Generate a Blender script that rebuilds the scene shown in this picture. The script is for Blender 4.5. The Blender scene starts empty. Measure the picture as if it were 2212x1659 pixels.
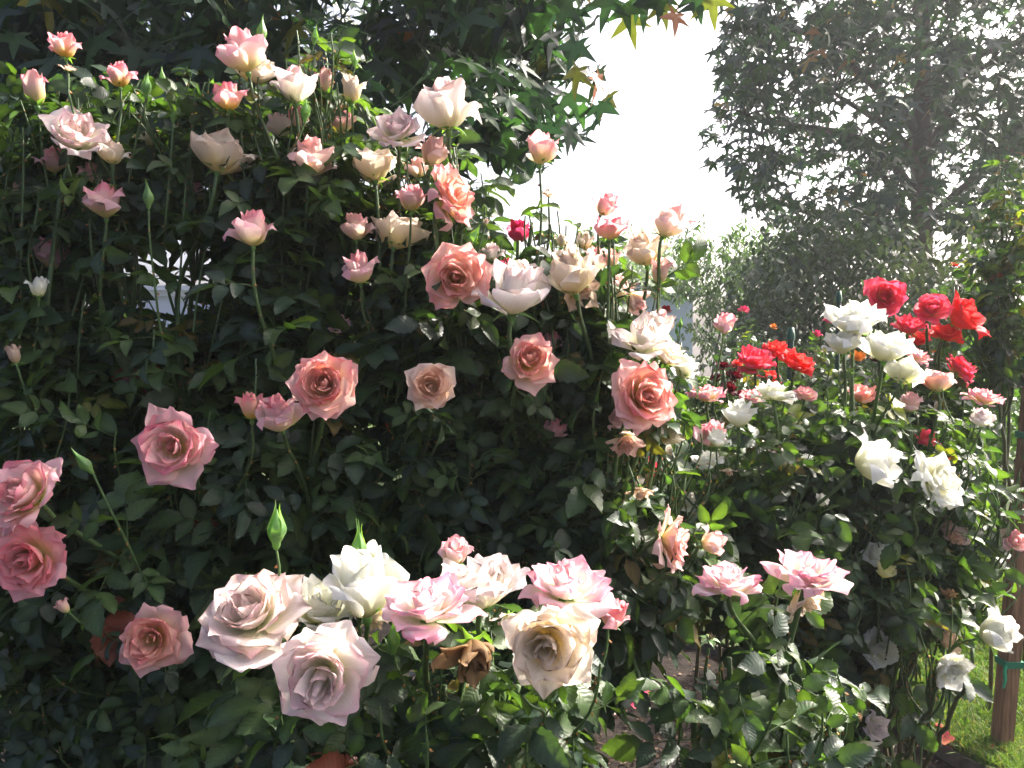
# A rose garden against the light: tall pink rose bushes, white and coral roses,
# sweetgum trees, a pale building far behind.
import bpy, math, random
import numpy as np
from mathutils import Vector, Matrix

random.seed(4)
sc = bpy.context.scene

# ----------------------------------------------------------------- camera
PITCH = math.radians(3.0)
EYE = np.array([0.0, 0.0, 1.5])
HFOV = math.radians(65.0)
cam_data = bpy.data.cameras.new('camera')
cam = bpy.data.objects.new('camera', cam_data)
sc.collection.objects.link(cam)
sc.camera = cam
cam.location = EYE
cam.rotation_euler = (math.radians(90) - PITCH, 0, 0)
cam_data.sensor_width = 36.0
cam_data.lens = 18.0 / math.tan(HFOV / 2)
cam_data.clip_start = 0.05
cam_data.clip_end = 3000

# ----------------------------------------------------------------- sky and sun
SUN_AZ, SUN_EL = math.radians(58.0), math.radians(38.0)     # to the right of the view, behind the flowers
SUN = np.array([math.sin(SUN_AZ) * math.cos(SUN_EL), math.cos(SUN_AZ) * math.cos(SUN_EL), math.sin(SUN_EL)])
world = bpy.data.worlds.new('World')
sc.world = world
world.use_nodes = True
wn = world.node_tree.nodes
sky = wn.new('ShaderNodeTexSky')
sky.sky_type = 'NISHITA'
sky.sun_disc = False
sky.sun_elevation = SUN_EL
sky.sun_rotation = SUN_AZ
sky.air_density = 0.4
sky.dust_density = 8.0
sky.ozone_density = 1.0
world.node_tree.links.new(sky.outputs[0], wn['Background'].inputs[0])
wn['Background'].inputs[1].default_value = 0.15
sun_data = bpy.data.lights.new('sun', 'SUN')
sun_data.energy = 3.3
sun_data.angle = math.radians(0.6)
sun_data.color = (1.0, 0.93, 0.82)
sun = bpy.data.objects.new('sun', sun_data)
sc.collection.objects.link(sun)
sun.location = (6, 4, 8)
sun.rotation_euler = Vector(-SUN).to_track_quat('-Z', 'Y').to_euler()

sc.view_settings.view_transform = 'Standard'
sc.view_settings.look = 'None'
sc.view_settings.exposure = 2.0
sc.view_settings.gamma = 1.0
sc.view_settings.use_curve_mapping = False
sc.cycles.use_denoising = True
sc.cycles.max_bounces = 8
sc.cycles.transmission_bounces = 6
sc.cycles.sample_clamp_indirect = 6.0

# picture positions are noted on a 2212 x 1659 copy of the photograph
FPX = 2212 / 2 / math.tan(HFOV / 2)
FW = np.array([0, math.cos(PITCH), -math.sin(PITCH)])
UP = np.array([0, math.sin(PITCH), math.cos(PITCH)])
RT = np.array([1.0, 0, 0])

def at(x, y, d):
    """point seen at x, y at depth d"""
    return EYE + d * (FW + RT * (x - 1106) / FPX + UP * (829.5 - y) / FPX)

def on_ground(x, y, z=0.0):
    v = FW + RT * (x - 1106) / FPX + UP * (829.5 - y) / FPX
    return EYE + v * ((z - EYE[2]) / v[2])

def project(p):
    q = np.asarray(p, float) - EYE
    d = q @ FW
    return 1106 + FPX * (q @ RT) / d, 829.5 - FPX * (q @ UP) / d, d
# ----------------------------------------------------------------- helpers
COL = bpy.context.scene.collection

def lin(c):
    out = []
    for x in c:
        x = x / 255.0
        out.append(x / 12.92 if x <= 0.04045 else ((x + 0.055) / 1.055) ** 2.4)
    return np.array(out)

def sstep(a, b, x):
    t = np.clip((x - a) / (b - a), 0, 1)
    return t * t * (3 - 2 * t)

class Geo:
    """collects triangles with a colour per vertex"""
    def __init__(self):
        self.v, self.f, self.c, self.n = [], [], [], 0
    def add(self, v, f, c):
        v = np.asarray(v, float).reshape(-1, 3)
        c = np.asarray(c, float)
        if c.ndim == 1:
            c = np.tile(c, (len(v), 1))
        if c.shape[1] == 3:
            c = np.concatenate([c, np.ones((len(c), 1)) * .5], 1)
        self.v.append(v); self.f.append(np.asarray(f, int).reshape(-1, 3) + self.n); self.c.append(c)
        self.n += len(v)
        return self
    def arrays(self):
        return np.concatenate(self.v), np.concatenate(self.f), np.concatenate(self.c)
    def mesh(self, name, mat, smooth=True):
        v, f, c = self.arrays()
        return arr_mesh(name, v, f, c, mat, smooth)

def arr_mesh(name, v, f, c, mat, smooth=True):
    me = bpy.data.meshes.new(name)
    me.vertices.add(len(v)); me.vertices.foreach_set('co', v.astype(np.float32).ravel())
    me.loops.add(len(f) * 3); me.loops.foreach_set('vertex_index', f.astype(np.int32).ravel())
    me.polygons.add(len(f))
    me.polygons.foreach_set('loop_start', np.arange(0, len(f) * 3, 3, dtype=np.int32))
    me.polygons.foreach_set('use_smooth', np.full(len(f), bool(smooth)))
    at = me.attributes.new('Col', 'FLOAT_COLOR', 'POINT')
    if c.shape[1] == 3:
        c = np.concatenate([c, np.ones((len(c), 1)) * .5], 1)
    at.data.foreach_set('color', c.astype(np.float32).ravel())
    me.materials.append(mat)
    me.update(calc_edges=True)
    return me

def link(name, data, parent=None, matrix=None):
    o = bpy.data.objects.new(name, data)
    COL.objects.link(o)
    if parent is not None:
        o.parent = parent
    if matrix is not None:
        o.matrix_basis = matrix
    return o

def empty(name, loc, label=None, cat=None, group=None):
    o = bpy.data.objects.new(name, None)
    COL.objects.link(o)
    o.location = loc
    o.empty_display_size = 0.1
    return tag(o, label, cat, group)

def tag(o, label=None, cat=None, group=None, kind=None):
    if label: o['label'] = label
    if cat: o['category'] = cat
    if group: o['group'] = group
    if kind: o['kind'] = kind
    return o

def grid_faces(nu, nv):
    i = np.arange(nu - 1)[None, :] + nu * np.arange(nv - 1)[:, None]
    a, b, c, d = i, i + 1, i + nu + 1, i + nu
    return np.concatenate([np.stack([a, b, c], -1).reshape(-1, 3), np.stack([a, c, d], -1).reshape(-1, 3)])

def unit(v):
    v = np.asarray(v, float)
    return v / (np.linalg.norm(v) + 1e-12)

def frame_z(axis, spin=0.0, up=(0, 0, 1)):
    """rotation whose z column is axis"""
    z = unit(axis)
    r = np.array(up, float)
    if abs(np.dot(r, z)) > 0.95:
        r = np.array([0.0, 1.0, 0.0])
    x = unit(np.cross(r, z)); y = np.cross(z, x)
    c, s = math.cos(spin), math.sin(spin)
    return np.stack([x * c + y * s, -x * s + y * c, z], 1)

def tube(pts, rad, sides=6, col0=None, col1=None, cap=True):
    pts = np.asarray(pts, float); n = len(pts)
    rad = np.broadcast_to(np.asarray(rad, float), (n,))
    tan = np.gradient(pts, axis=0)
    tan /= np.linalg.norm(tan, axis=1)[:, None] + 1e-12
    up = np.array([0.3, 0.95, 0.1]) if abs(tan[0] @ np.array([0.3, 0.95, 0.1])) < 0.9 else np.array([1.0, 0, 0])
    V = []
    for k in range(n):
        x = unit(np.cross(up, tan[k])); y = np.cross(tan[k], x); up = y
        a = np.arange(sides) * 2 * math.pi / sides
        V.append(pts[k] + rad[k] * (np.cos(a)[:, None] * x + np.sin(a)[:, None] * y))
    V = np.concatenate(V)
    F = []
    for k in range(n - 1):
        for s in range(sides):
            a, b = k * sides + s, k * sides + (s + 1) % sides
            F += [[a, b, b + sides], [a, b + sides, a + sides]]
    if cap:
        c = len(V); V = np.concatenate([V, pts[-1:]])
        for s in range(sides):
            F.append([(n - 1) * sides + s, (n - 1) * sides + (s + 1) % sides, c])
    if col1 is None:
        col1 = col0
    t = np.linspace(0, 1, n)[:, None]
    C = np.repeat(col0 * (1 - t) + col1 * t, sides, 0)
    if cap:
        C = np.concatenate([C, col1[None]])
    return V, np.array(F), C

def bez(p0, p1, p2, p3, n=12):
    t = np.linspace(0, 1, n)[:, None]
    return (1 - t) ** 3 * p0 + 3 * (1 - t) ** 2 * t * p1 + 3 * (1 - t) * t * t * p2 + t ** 3 * p3

def box(cx, cy, cz, sx, sy, sz, R=None):
    v = np.array([[x, y, z] for x in (-.5, .5) for y in (-.5, .5) for z in (-.5, .5)]) * np.array([sx, sy, sz])
    f = np.array([[0, 1, 3], [0, 3, 2], [4, 6, 7], [4, 7, 5], [0, 4, 5], [0, 5, 1], [2, 3, 7], [2, 7, 6], [0, 2, 6], [0, 6, 4], [1, 5, 7], [1, 7, 3]])
    if R is not None:
        v = v @ np.asarray(R).T
    return v + np.array([cx, cy, cz]), f

# ----------------------------------------------------------------- materials
def new_mat(name):
    m = bpy.data.materials.new(name); m.use_nodes = True
    nt = m.node_tree
    for n in list(nt.nodes):
        nt.nodes.remove(n)
    out = nt.nodes.new('ShaderNodeOutputMaterial')
    return m, nt, out

def leafy(name, rough, trans, tint=(1, 1, 1), spec=0.5, noise_scale=60, noise_amt=0.25, bump=0.2, vein=False, back=1.0):
    """thin leaf or petal: coloured by the Col attribute, lit through from behind"""
    m, nt, out = new_mat(name)
    N, L = nt.nodes, nt.links
    at = N.new('ShaderNodeAttribute'); at.attribute_name = 'Col'
    tc = N.new('ShaderNodeTexCoord')
    nz = N.new('ShaderNodeTexNoise'); nz.inputs['Scale'].default_value = noise_scale; nz.inputs['Detail'].default_value = 3
    L.new(tc.outputs['Object'], nz.inputs['Vector'])
    mr = N.new('ShaderNodeMapRange'); mr.inputs[3].default_value = 1 - noise_amt; mr.inputs[4].default_value = 1 + noise_amt
    L.new(nz.outputs['Fac'], mr.inputs[0])
    mul = N.new('ShaderNodeMix'); mul.data_type = 'RGBA'; mul.blend_type = 'MULTIPLY'; mul.inputs[0].default_value = 1
    L.new(at.outputs['Color'], mul.inputs[6]); L.new(mr.outputs[0], mul.inputs[7])
    p = N.new('ShaderNodeBsdfPrincipled')
    p.inputs['Roughness'].default_value = rough
    p.inputs['Specular IOR Level'].default_value = spec
    L.new(mul.outputs[2], p.inputs['Base Color'])
    tr = N.new('ShaderNodeBsdfTranslucent')
    tm = N.new('ShaderNodeMix'); tm.data_type = 'RGBA'; tm.blend_type = 'MULTIPLY'; tm.inputs[0].default_value = 1
    tm.inputs[7].default_value = (*tint, 1)
    L.new(mul.outputs[2], tm.inputs[6]); L.new(tm.outputs[2], tr.inputs['Color'])
    if bump:
        bp = N.new('ShaderNodeBump'); bp.inputs['Strength'].default_value = bump; bp.inputs['Distance'].default_value = 0.002
        L.new(nz.outputs['Fac'], bp.inputs['Height'])
        L.new(bp.outputs[0], p.inputs['Normal'])
    if vein:
        fr = N.new('ShaderNodeMath'); fr.operation = 'PINGPONG'; fr.inputs[1].default_value = .5
        L.new(at.outputs['Alpha'], fr.inputs[0])
        vr = N.new('ShaderNodeMapRange'); vr.interpolation_type = 'SMOOTHSTEP'; vr.inputs[1].default_value = .0; vr.inputs[2].default_value = .16
        vr.inputs[3].default_value = vein[0]; vr.inputs[4].default_value = vein[1]
        L.new(fr.outputs[0], vr.inputs[0])
        vm = N.new('ShaderNodeMath'); vm.operation = 'MULTIPLY'
        L.new(mr.outputs[0], vm.inputs[0]); L.new(vr.outputs[0], vm.inputs[1]); L.new(vm.outputs[0], mul.inputs[7])
        ad = N.new('ShaderNodeMath'); ad.operation = 'MULTIPLY_ADD'; ad.inputs[1].default_value = vein[2]
        L.new(fr.outputs[0], ad.inputs[0]); L.new(nz.outputs['Fac'], ad.inputs[2]); L.new(ad.outputs[0], bp.inputs['Height'])
    mx = N.new('ShaderNodeMixShader'); mx.inputs[0].default_value = trans
    L.new(p.outputs[0], mx.inputs[1]); L.new(tr.outputs[0], mx.inputs[2])
    L.new(mx.outputs[0], out.inputs['Surface'])
    return m

def solid(name, rough=0.6, spec=0.3, noise_scale=30, noise_amt=0.25, bump=0.4, stretch=(1, 1, 1), dist=0.004):
    m, nt, out = new_mat(name)
    N, L = nt.nodes, nt.links
    at = N.new('ShaderNodeAttribute'); at.attribute_name = 'Col'
    tc = N.new('ShaderNodeTexCoord'); mp = N.new('ShaderNodeMapping'); mp.inputs['Scale'].default_value = stretch
    L.new(tc.outputs['Object'], mp.inputs['Vector'])
    nz = N.new('ShaderNodeTexNoise'); nz.inputs['Scale'].default_value = noise_scale; nz.inputs['Detail'].default_value = 6
    L.new(mp.outputs[0], nz.inputs['Vector'])
    mr = N.new('ShaderNodeMapRange'); mr.inputs[1].default_value = 0.3; mr.inputs[2].default_value = 0.7
    mr.inputs[3].default_value = 1 - noise_amt; mr.inputs[4].default_value = 1 + noise_amt
    L.new(nz.outputs['Fac'], mr.inputs[0])
    mul = N.new('ShaderNodeMix'); mul.data_type = 'RGBA'; mul.blend_type = 'MULTIPLY'; mul.inputs[0].default_value = 1
    L.new(at.outputs['Color'], mul.inputs[6]); L.new(mr.outputs[0], mul.inputs[7])
    p = N.new('ShaderNodeBsdfPrincipled'); p.inputs['Roughness'].default_value = rough
    p.inputs['Specular IOR Level'].default_value = spec
    L.new(mul.outputs[2], p.inputs['Base Color'])
    bp = N.new('ShaderNodeBump'); bp.inputs['Strength'].default_value = bump; bp.inputs['Distance'].default_value = dist
    L.new(nz.outputs['Fac'], bp.inputs['Height']); L.new(bp.outputs[0], p.inputs['Normal'])
    L.new(p.outputs[0], out.inputs['Surface'])
    return m

M_PETAL = leafy('petal', 0.55, 0.52, spec=0.25, noise_scale=45, noise_amt=0.07, bump=0.4, vein=(.955, 1.015, .5))
M_LEAF = leafy('rose_leaf', 0.44, 0.38, tint=(2.3, 2.5, 0.5), spec=0.40, noise_scale=90, noise_amt=0.30, bump=0.35, vein=(1.16, .97, .9))
M_TLEAF = leafy('tree_leaf', 0.42, 0.30, tint=(1.2, 1.6, 0.65), spec=0.4, noise_scale=40, noise_amt=0.25, bump=0.2)
M_STEM = solid('green_cane', 0.5, 0.4, 120, 0.25, 0.3)
M_BARK = solid('bark', 0.9, 0.2, 9, 0.45, 0.9, (1, 1, 0.25), 0.02)

# ----------------------------------------------------------------- roses
PAL = {  # base, mid, edge, outer petals
    'pink':   ((255, 234, 156), (254, 214, 203), (247, 132, 158), (251, 216, 220)),
    'pinky':  ((255, 214, 90), (253, 202, 180), (244, 108, 148), (250, 188, 200)),
    'rosy':   ((255, 220, 160), (252, 190, 184), (243, 126, 148), (248, 198, 204)),
    'salmon': ((255, 222, 140), (255, 204, 180), (247, 142, 152), (253, 222, 218)),
    'apricot': ((253, 214, 155), (252, 208, 176), (250, 204, 188), (250, 236, 230)),
    'peach':  ((255, 230, 172), (253, 212, 196), (249, 178, 182), (252, 226, 220)),
    'blush':  ((252, 242, 206), (252, 234, 224), (244, 196, 206), (251, 240, 234)),
    'pinkw':  ((252, 242, 212), (252, 226, 222), (242, 152, 182), (251, 216, 222)),
    'cream':  ((254, 230, 165), (252, 232, 208), (248, 224, 214), (250, 236, 226)),
    'white':  ((248, 242, 196), (246, 244, 228), (246, 245, 236), (245, 246, 242)),
    'whitep': ((250, 240, 205), (248, 238, 230), (244, 222, 228), (246, 238, 238)),
    'coral':  ((246, 140, 100), (242, 92, 106), (238, 76, 112), (238, 88, 120)),
    'red':    ((240, 100, 50), (238, 74, 62), (234, 58, 66), (230, 62, 76)),
    'magenta': ((240, 120, 130), (226, 60, 110), (220, 40, 96), (228, 90, 130)),
    'dark':   ((80, 10, 16), (104, 8, 22), (90, 6, 22), (110, 10, 28)),
    'orange': ((250, 180, 60), (246, 160, 60), (240, 140, 60), (248, 190, 110)),
    'yellow': ((250, 232, 120), (248, 238, 170), (246, 238, 190), (248, 240, 200)),
    'tan':    ((150, 118, 80), (168, 138, 100), (146, 116, 82), (172, 142, 104)),
    'fade':   ((222, 200, 160), (226, 206, 184), (206, 172, 150), (228, 206, 190)),
}
PAL = {k: [np.minimum(lin(c), 0.90) for c in v] for k, v in PAL.items()}
C_GREEN = lin((112, 146, 84)); C_SEPAL = lin((104, 138, 84)); C_CANE = lin((66, 90, 46)); C_OLD = lin((84, 84, 50))
C_WOODY = lin((78, 68, 48)); C_THORN = lin((170, 120, 70))

TV = np.array([0, .12, .3, .5, .68, .84, .94, 1.0])
TW = np.array([.16, .34, .66, .90, 1.0, .93, .72, .34])

def petal(rng, L, W, th, r0, kf, roll, ruffle, pal, f, nu=7, nv=7, z0=0.0, brown=0.0, point=0.5):
    """one petal, its foot near the axis; th = angle from the axis at foot, middle, tip"""
    v = np.linspace(0, 1, nv); u = np.linspace(-1, 1, nu)
    U, V = np.meshgrid(u, v)
    Ve = V * (1 - 0.18 * np.abs(U) ** 2.2 * V)
    Ve = Ve + (0.10 * point * np.exp(-((U - rng.uniform(-.25, .25)) * 3.2) ** 2) + 0.018 * np.sin(U * 4 + rng.uniform(0, 6))) * V ** 5
    fine = np.linspace(0, 1.14, 60)
    b, m, t = [math.radians(a) for a in th]
    ang = np.where(fine < 0.5, b + (m - b) * sstep(0, 0.5, fine), m + (t - m) * ((np.clip(fine, .5, 1.14) - .5) / .5) ** 1.6)
    dl = L / 59 * 1.14
    r = r0 + np.concatenate([[0], np.cumsum(np.sin(ang[:-1]) * dl)])
    z = z0 + np.concatenate([[0], np.cumsum(np.cos(ang[:-1]) * dl)])
    A = np.interp(Ve, fine, ang); R_ = np.interp(Ve, fine, r); Z_ = np.interp(Ve, fine, z)
    w = W * 0.5 * np.interp(V, TV, TW)
    s = U * w
    kap = kf / np.maximum(np.abs(R_), 0.10 * L)
    kap = np.minimum(kap, 2.4 / np.maximum(w, 1e-6))
    lat = np.sin(kap * s) / kap
    inn = (1 - np.cos(kap * s)) / kap
    e = np.clip(np.abs(U) - 0.45, 0, 1) / 0.55
    asym = 1 + 0.5 * np.sign(U) * rng.uniform(-1, 1)
    inn = inn - roll * W * e ** 2 * V ** 1.5 * asym
    lat = lat * (1 - 0.15 * min(roll * 3, 1) * e ** 2 * V)
    ph = rng.uniform(0, 6.28, 4)
    inn = inn + ruffle * W * V ** 2 * (np.sin(3.1 * U + ph[0]) + 0.6 * np.sin(7 * U + ph[1] + 3 * V) + .5 * np.sin(5 * V + ph[2]) * U)
    # a shallow crease from the tip
    inn = inn - 0.05 * W * rng.uniform(0, 1) * np.exp(-(U * 4 - rng.uniform(-1, 1)) ** 2) * V ** 2
    X = R_ - np.cos(A) * inn
    Zz = Z_ + np.sin(A) * inn
    P = np.stack([X, lat, Zz], -1).reshape(-1, 3)
    base, mid, edge, outer = pal
    dist = np.maximum(V, np.abs(U) * (0.55 + 0.45 * V))
    c = base + (mid - base) * sstep(0.15, 0.62, V)[..., None]
    k = sstep(0.62, 1.0, dist + 0.06 * np.sin(6 * U + ph[3]))[..., None] * rng.uniform(0.5, 1.0) * (.55 + .45 * min(f * 2, 1))
    c = c + (edge - c) * k
    c = c + (outer - c) * (0.5 * sstep(0.55, 0.95, np.array(f)) * sstep(0.35, 0.75, V)[..., None])
    if brown > 0:
        kb = sstep(0.86, 1.0, dist + 0.12 * np.sin(9 * U + ph[0]))[..., None] * brown
        c = c + (PAL['tan'][1] - c) * kb
    c = c * rng.uniform(0.88, 1.05)
    c = np.concatenate([np.clip(c.reshape(-1, 3), 0, 0.92), (U * (4 + 5 * V) + .3 * np.sin(6 * V)).reshape(-1, 1)], 1)
    return P, grid_faces(nu, nv), c

def rotz(P, a):
    c, s = math.cos(a), math.sin(a)
    return P @ np.array([[c, -s, 0], [s, c, 0], [0, 0, 1]]).T

def rose_petals(kind, pal, seed, hi=True, worn=0.0):
    """list of (verts, faces, colours) for a flower of roughly unit size, axis +z, calyx at the origin"""
    rng = np.random.default_rng(seed)
    nu, nv = (9, 9) if hi else (6, 6)
    P = PAL[pal]
    out = []
    def put(a, *args, **kw):
        f_ = kw['f']
        kw.setdefault('brown', worn * float(rng.uniform(-.4, 1) > 0) * rng.uniform(.3, 1))
        V, F, C = petal(rng, *args, P, kw.pop('f'), nu=nu, nv=nv, **kw)
        # each petal leans a little its own way
        t = rng.normal(0, tilt, 3)
        V = V + np.cross(np.tile(t, (len(V), 1)), V)
        V = rotz(V, a)
        V = V + np.cross(np.tile(core * max(0, 1 - f_ * 1.6), (len(V), 1)), V)
        out.append((V, F, C))
    ga = 2.39996
    tilt = 0.085
    core = np.array([*rng.normal(0, .13, 2), 0])
    wild = rng.uniform(.7, 1.5)
    a0 = rng.uniform(0, 6.28)
    if kind in ('open', 'full', 'cup', 'flat'):
        n = {'open': 27, 'full': 36, 'cup': 22, 'flat': 27}[kind]
        if not hi: n = int(n * .75)
        o = {'open': 0.80, 'full': 0.82, 'cup': 0.46, 'flat': 0.95}[kind]
        cone = rng.uniform(.85, 1.15)
        for i in range(n):
            f = i / (n - 1)
            j = rng.normal(0, 1, 6)
            L = (0.50 + 0.28 * f ** .7) * (1 + .07 * j[0])
            if kind == 'full': L = (0.48 + 0.28 * f ** .8) * (1 + .07 * j[0])
            if kind == 'cup': L = (0.62 + 0.2 * f) * (1 + .05 * j[0])
            W = (0.30 + 0.44 * min(f * 2.2, 1) + 0.04 * f) * (1 + .10 * j[1])
            if kind == 'flat': W *= .86
            m = -10 + (18 + 66 * o) * f ** (0.8 * cone) + 7 * wild * j[2]
            b = 26 + (30 + 36 * o) * f ** .8 + 4 * j[3]
            t = m + (-16 + (26 + 30 * o) * f ** .9) + 14 * wild * j[4]
            if kind == 'flat':
                m -= 4; t += 4
            roll = (0.03 + 0.15 * sstep(.3, 1, np.array(f))) * rng.uniform(.3, 1.7)
            put(a0 + i * ga + .22 * j[5], L, W, (b, m, t), 0.015 + 0.035 * f, 1.0 - 0.55 * f * o, float(roll), 0.014 + .014 * f, f=f, z0=-0.03 * f, point=rng.uniform(.0, .9) * f)
    elif kind == 'half':   # high pointed centre, outer petals unfurling
        n = 16 if hi else 13
        tilt = .05
        for i in range(n):
            f = i / (n - 1)
            j = rng.normal(0, 1, 6)
            g = max(0, (f - 0.66) / 0.34)
            L = (0.80 + 0.10 * math.sin(f * 3) - .06 * g) * (1 + .04 * j[0])
            W = (0.46 + 0.46 * min(f * 1.8, 1)) * (1 + .06 * j[1])
            m = -13 + 13 * f + 30 * g * rng.uniform(.4, 1.3) + 2.5 * j[2]
            b = 34 + 26 * min(f * 2, 1) + 12 * g
            t = m - 16 + 20 * f + 66 * g * rng.uniform(.5, 1.2) + 6 * j[4]
            put(a0 + i * ga, L, W, (b, m, t), 0.012 + 0.03 * f, 1.0 - .45 * g, 0.02 + 0.20 * g * rng.uniform(.5, 1.4), 0.008 + .014 * g, f=f, point=rng.uniform(.3, 1.0) * g - .25 * (1 - g))
    elif kind == 'bud':    # slender bud just opening
        n = 9
        tilt = .03
        for i in range(n):
            f = i / (n - 1)
            j = rng.normal(0, 1, 6)
            g = max(0, (f - 0.7) / 0.3)
            L = 0.86 - 0.06 * f
            W = 0.46 + 0.30 * min(2 * f, 1)
            m = -9 + 9 * f + 14 * g * rng.uniform(0.2, 1.2) + 2 * j[2]
            b = 34 + 20 * min(2 * f, 1)
            t = m - 22 + 22 * f + 50 * g * rng.uniform(.1, 1)
            put(a0 + i * ga, L, W, (b, m, t), 0.012 + 0.02 * f, 1.05, 0.02 + .12 * g, 0.006, f=f * .6, point=-.3)
    elif kind == 'spent':  # slack, hanging petals with browned rims
        n = 16 if hi else 12
        for i in range(n):
            f = i / (n - 1)
            j = rng.normal(0, 1, 6)
            m = -5 + 60 * f + 22 * j[2]; b = 20 + 50 * f
            t = m + 60 * f + 30 * j[3]
            put(a0 + i * ga, (0.5 + .3 * f) * (1 + .1 * j[0]), 0.36 + .3 * f, (b, m, t), 0.02, 1.0 - .4 * f, 0.14 * rng.uniform(.3, 1.6), 0.03, f=f, brown=.7)
    elif kind == 'dry':    # crumpled dead head
        n = 15
        for i in range(n):
            f = i / (n - 1)
            j = rng.normal(0, 1, 6)
            m = 8 + 30 * f + 26 * j[2]; b = 30 + 20 * f
            t = m - 50 * f + 45 * j[3]
            put(a0 + i * ga, (0.55 + .25 * f) * (1 + .1 * j[0]), 0.40 + .25 * f, (b, m, t), 0.02, 1.3, 0.16 * rng.uniform(-1, 1), 0.055, f=f * .5)
    return out

def calyx_geo(rng, size, style='reflex', col=None):
    """green hip and five sepals; size = width of the flower"""
    g = Geo()
    col = C_SEPAL if col is None else col
    h = 0.17 * size; r = 0.085 * size
    if style == 'bud':
        h, r = 0.16 * size, 0.075 * size
    t = np.linspace(0, 1, 7)
    prof = r * np.interp(t, [0, .15, .45, .75, 1], [.35, .55, .95, 1, .8])
    V, F, C = tube(np.stack([0 * t, 0 * t, -h + h * 1.1 * t], 1), prof, 8, col * .9, col)
    g.add(V, F, C)
    for k in range(5):
        a = k * 1.2566 + rng.uniform(-.2, .2)
        n = 7
        v = np.linspace(0, 1, n)
        L = size * rng.uniform(0.38, 0.52)
        if style == 'reflex':
            ang = np.radians(80 + rng.uniform(20, 80) * v ** .7)
        elif style == 'spread':
            ang = np.radians(55 + rng.uniform(-15, 60) * v)
        else:
            L = size * rng.uniform(0.8, 1.0)
            ang = np.radians(38 - 55 * sstep(0, .5, v) + 16 * v)
        d = L / (n - 1)
        rr = r * .8 + np.concatenate([[0], np.cumsum(np.sin(ang[:-1]) * d)])
        zz = np.concatenate([[0], np.cumsum(np.cos(ang[:-1]) * d)])
        w = size * (0.085 if style != 'bud' else .12) * np.array([.7, 1.0, .9, .62, .4, .22, .04])
        rows = []
        for q in range(n):
            c = np.array([rr[q], 0, zz[q]]); nn = np.array([-math.cos(ang[q]), 0, math.sin(ang[q])])
            rows += [c + np.array([0, -w[q], 0]) + nn * w[q] * .45, c, c + np.array([0, w[q], 0]) + nn * w[q] * .45]
        g.add(rotz(np.array(rows), a), grid_faces(3, n), col * rng.uniform(.85, 1.2))
    return g

# ----------------------------------------------------------------- rose leaves
def leaflet(L, W, fold, bend, twist, rng, n=13):
    """serrated leaflet along +x, face up +z"""
    t = np.linspace(0, 1, n)
    w = 0.5 * W * np.interp(t, [0, .06, .15, .28, .42, .56, .7, .82, .92, 1], [.04, .42, .74, .96, 1, .92, .70, .44, .19, 0])
    w[0] = 0.03 * W; w[-1] = 0
    zz = 1 + (0.09 if n > 6 else 0) * np.where(np.arange(n) % 2 == 0, 1, -1); zz[0] = zz[-1] = 1
    w = w * zz
    ang = -bend * t
    x = np.concatenate([[0], np.cumsum(np.cos(ang[:-1]))]) * L / (n - 1)
    z = np.concatenate([[0], np.cumsum(np.sin(ang[:-1]))]) * L / (n - 1)
    up = np.stack([-np.sin(ang), 0 * t, np.cos(ang)], 1)
    c = np.stack([x, 0 * t, z], 1)
    th = twist * t
    wav = 0.05 * W * np.sin(t * 9 + rng.uniform(0, 6))
    lft = c + np.stack([0 * t, np.cos(th + fold) * w, 0 * t], 1) + up * (np.sin(th + fold) * w + wav)[:, None]
    rgt = c - np.stack([0 * t, np.cos(th - fold) * w, 0 * t], 1) - up * (np.sin(th - fold) * w + wav)[:, None]
    V = np.stack([lft, c, rgt], 1).reshape(-1, 3)
    return V, grid_faces(3, n)[:, ::-1]

def compound_leaf(seed, col, S=0.135, n=13):
    rng = np.random.default_rng(seed)
    g = Geo()
    k = rng.choice([5, 5, 5, 3, 7])
    m = 6
    t = np.linspace(0, 1, m)
    dro = rng.uniform(0.1, 0.7)
    rl = S * 0.58
    rach = np.stack([rl * t * np.cos(dro * t * .6), 0.1 * rl * rng.normal() * t ** 2, rl * (0.10 * t - 0.5 * dro * t ** 2)], 1)
    V, F, C = tube(rach, np.linspace(.0014, .0008, m), 4, C_CANE * .9, C_CANE)
    g.add(V, F, C)
    def place(p, yaw, L):
        W = L * rng.uniform(.50, .64)
        v, f = leaflet(L, W, rng.uniform(.05, .5), rng.uniform(.1, 1.0), rng.normal(0, .25), rng, n)
        a = rng.normal(0, .35); pch = -0.3 * dro + rng.normal(0, .22)
        ca, sa = math.cos(a), math.sin(a); cp, sp = math.cos(pch), math.sin(pch)
        v = v @ np.array([[1, 0, 0], [0, ca, -sa], [0, sa, ca]]).T
        v = v @ np.array([[cp, 0, -sp], [0, 1, 0], [sp, 0, cp]]).T
        v = rotz(v, yaw) + p
        cc = col * rng.uniform(.82, 1.18) * np.array([rng.uniform(.9, 1.15), 1, rng.uniform(.85, 1.1)])
        c = np.tile(np.append(cc, 0), (len(v), 1)); c[1::3, :3] = cc * 1.5 + .006
        ph = np.repeat(np.linspace(0, 8, len(v) // 3), 3); ph[0::3] -= 1.6; ph[2::3] -= 1.6
        c[:, 3] = ph
        g.add(v, f, c)
    place(rach[-1], rng.normal(0, .12), S * rng.uniform(.46, .56))
    for q in range(k // 2):
        tt = 1 - (q + .35) / (k // 2 + .5)
        p = np.array([np.interp(tt, t, rach[:, d]) for d in range(3)])
        for sgn in (-1, 1):
            place(p, sgn * rng.uniform(.85, 1.25), S * rng.uniform(.32, .46) * (1 - .1 * q))
    return g.arrays()

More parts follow.
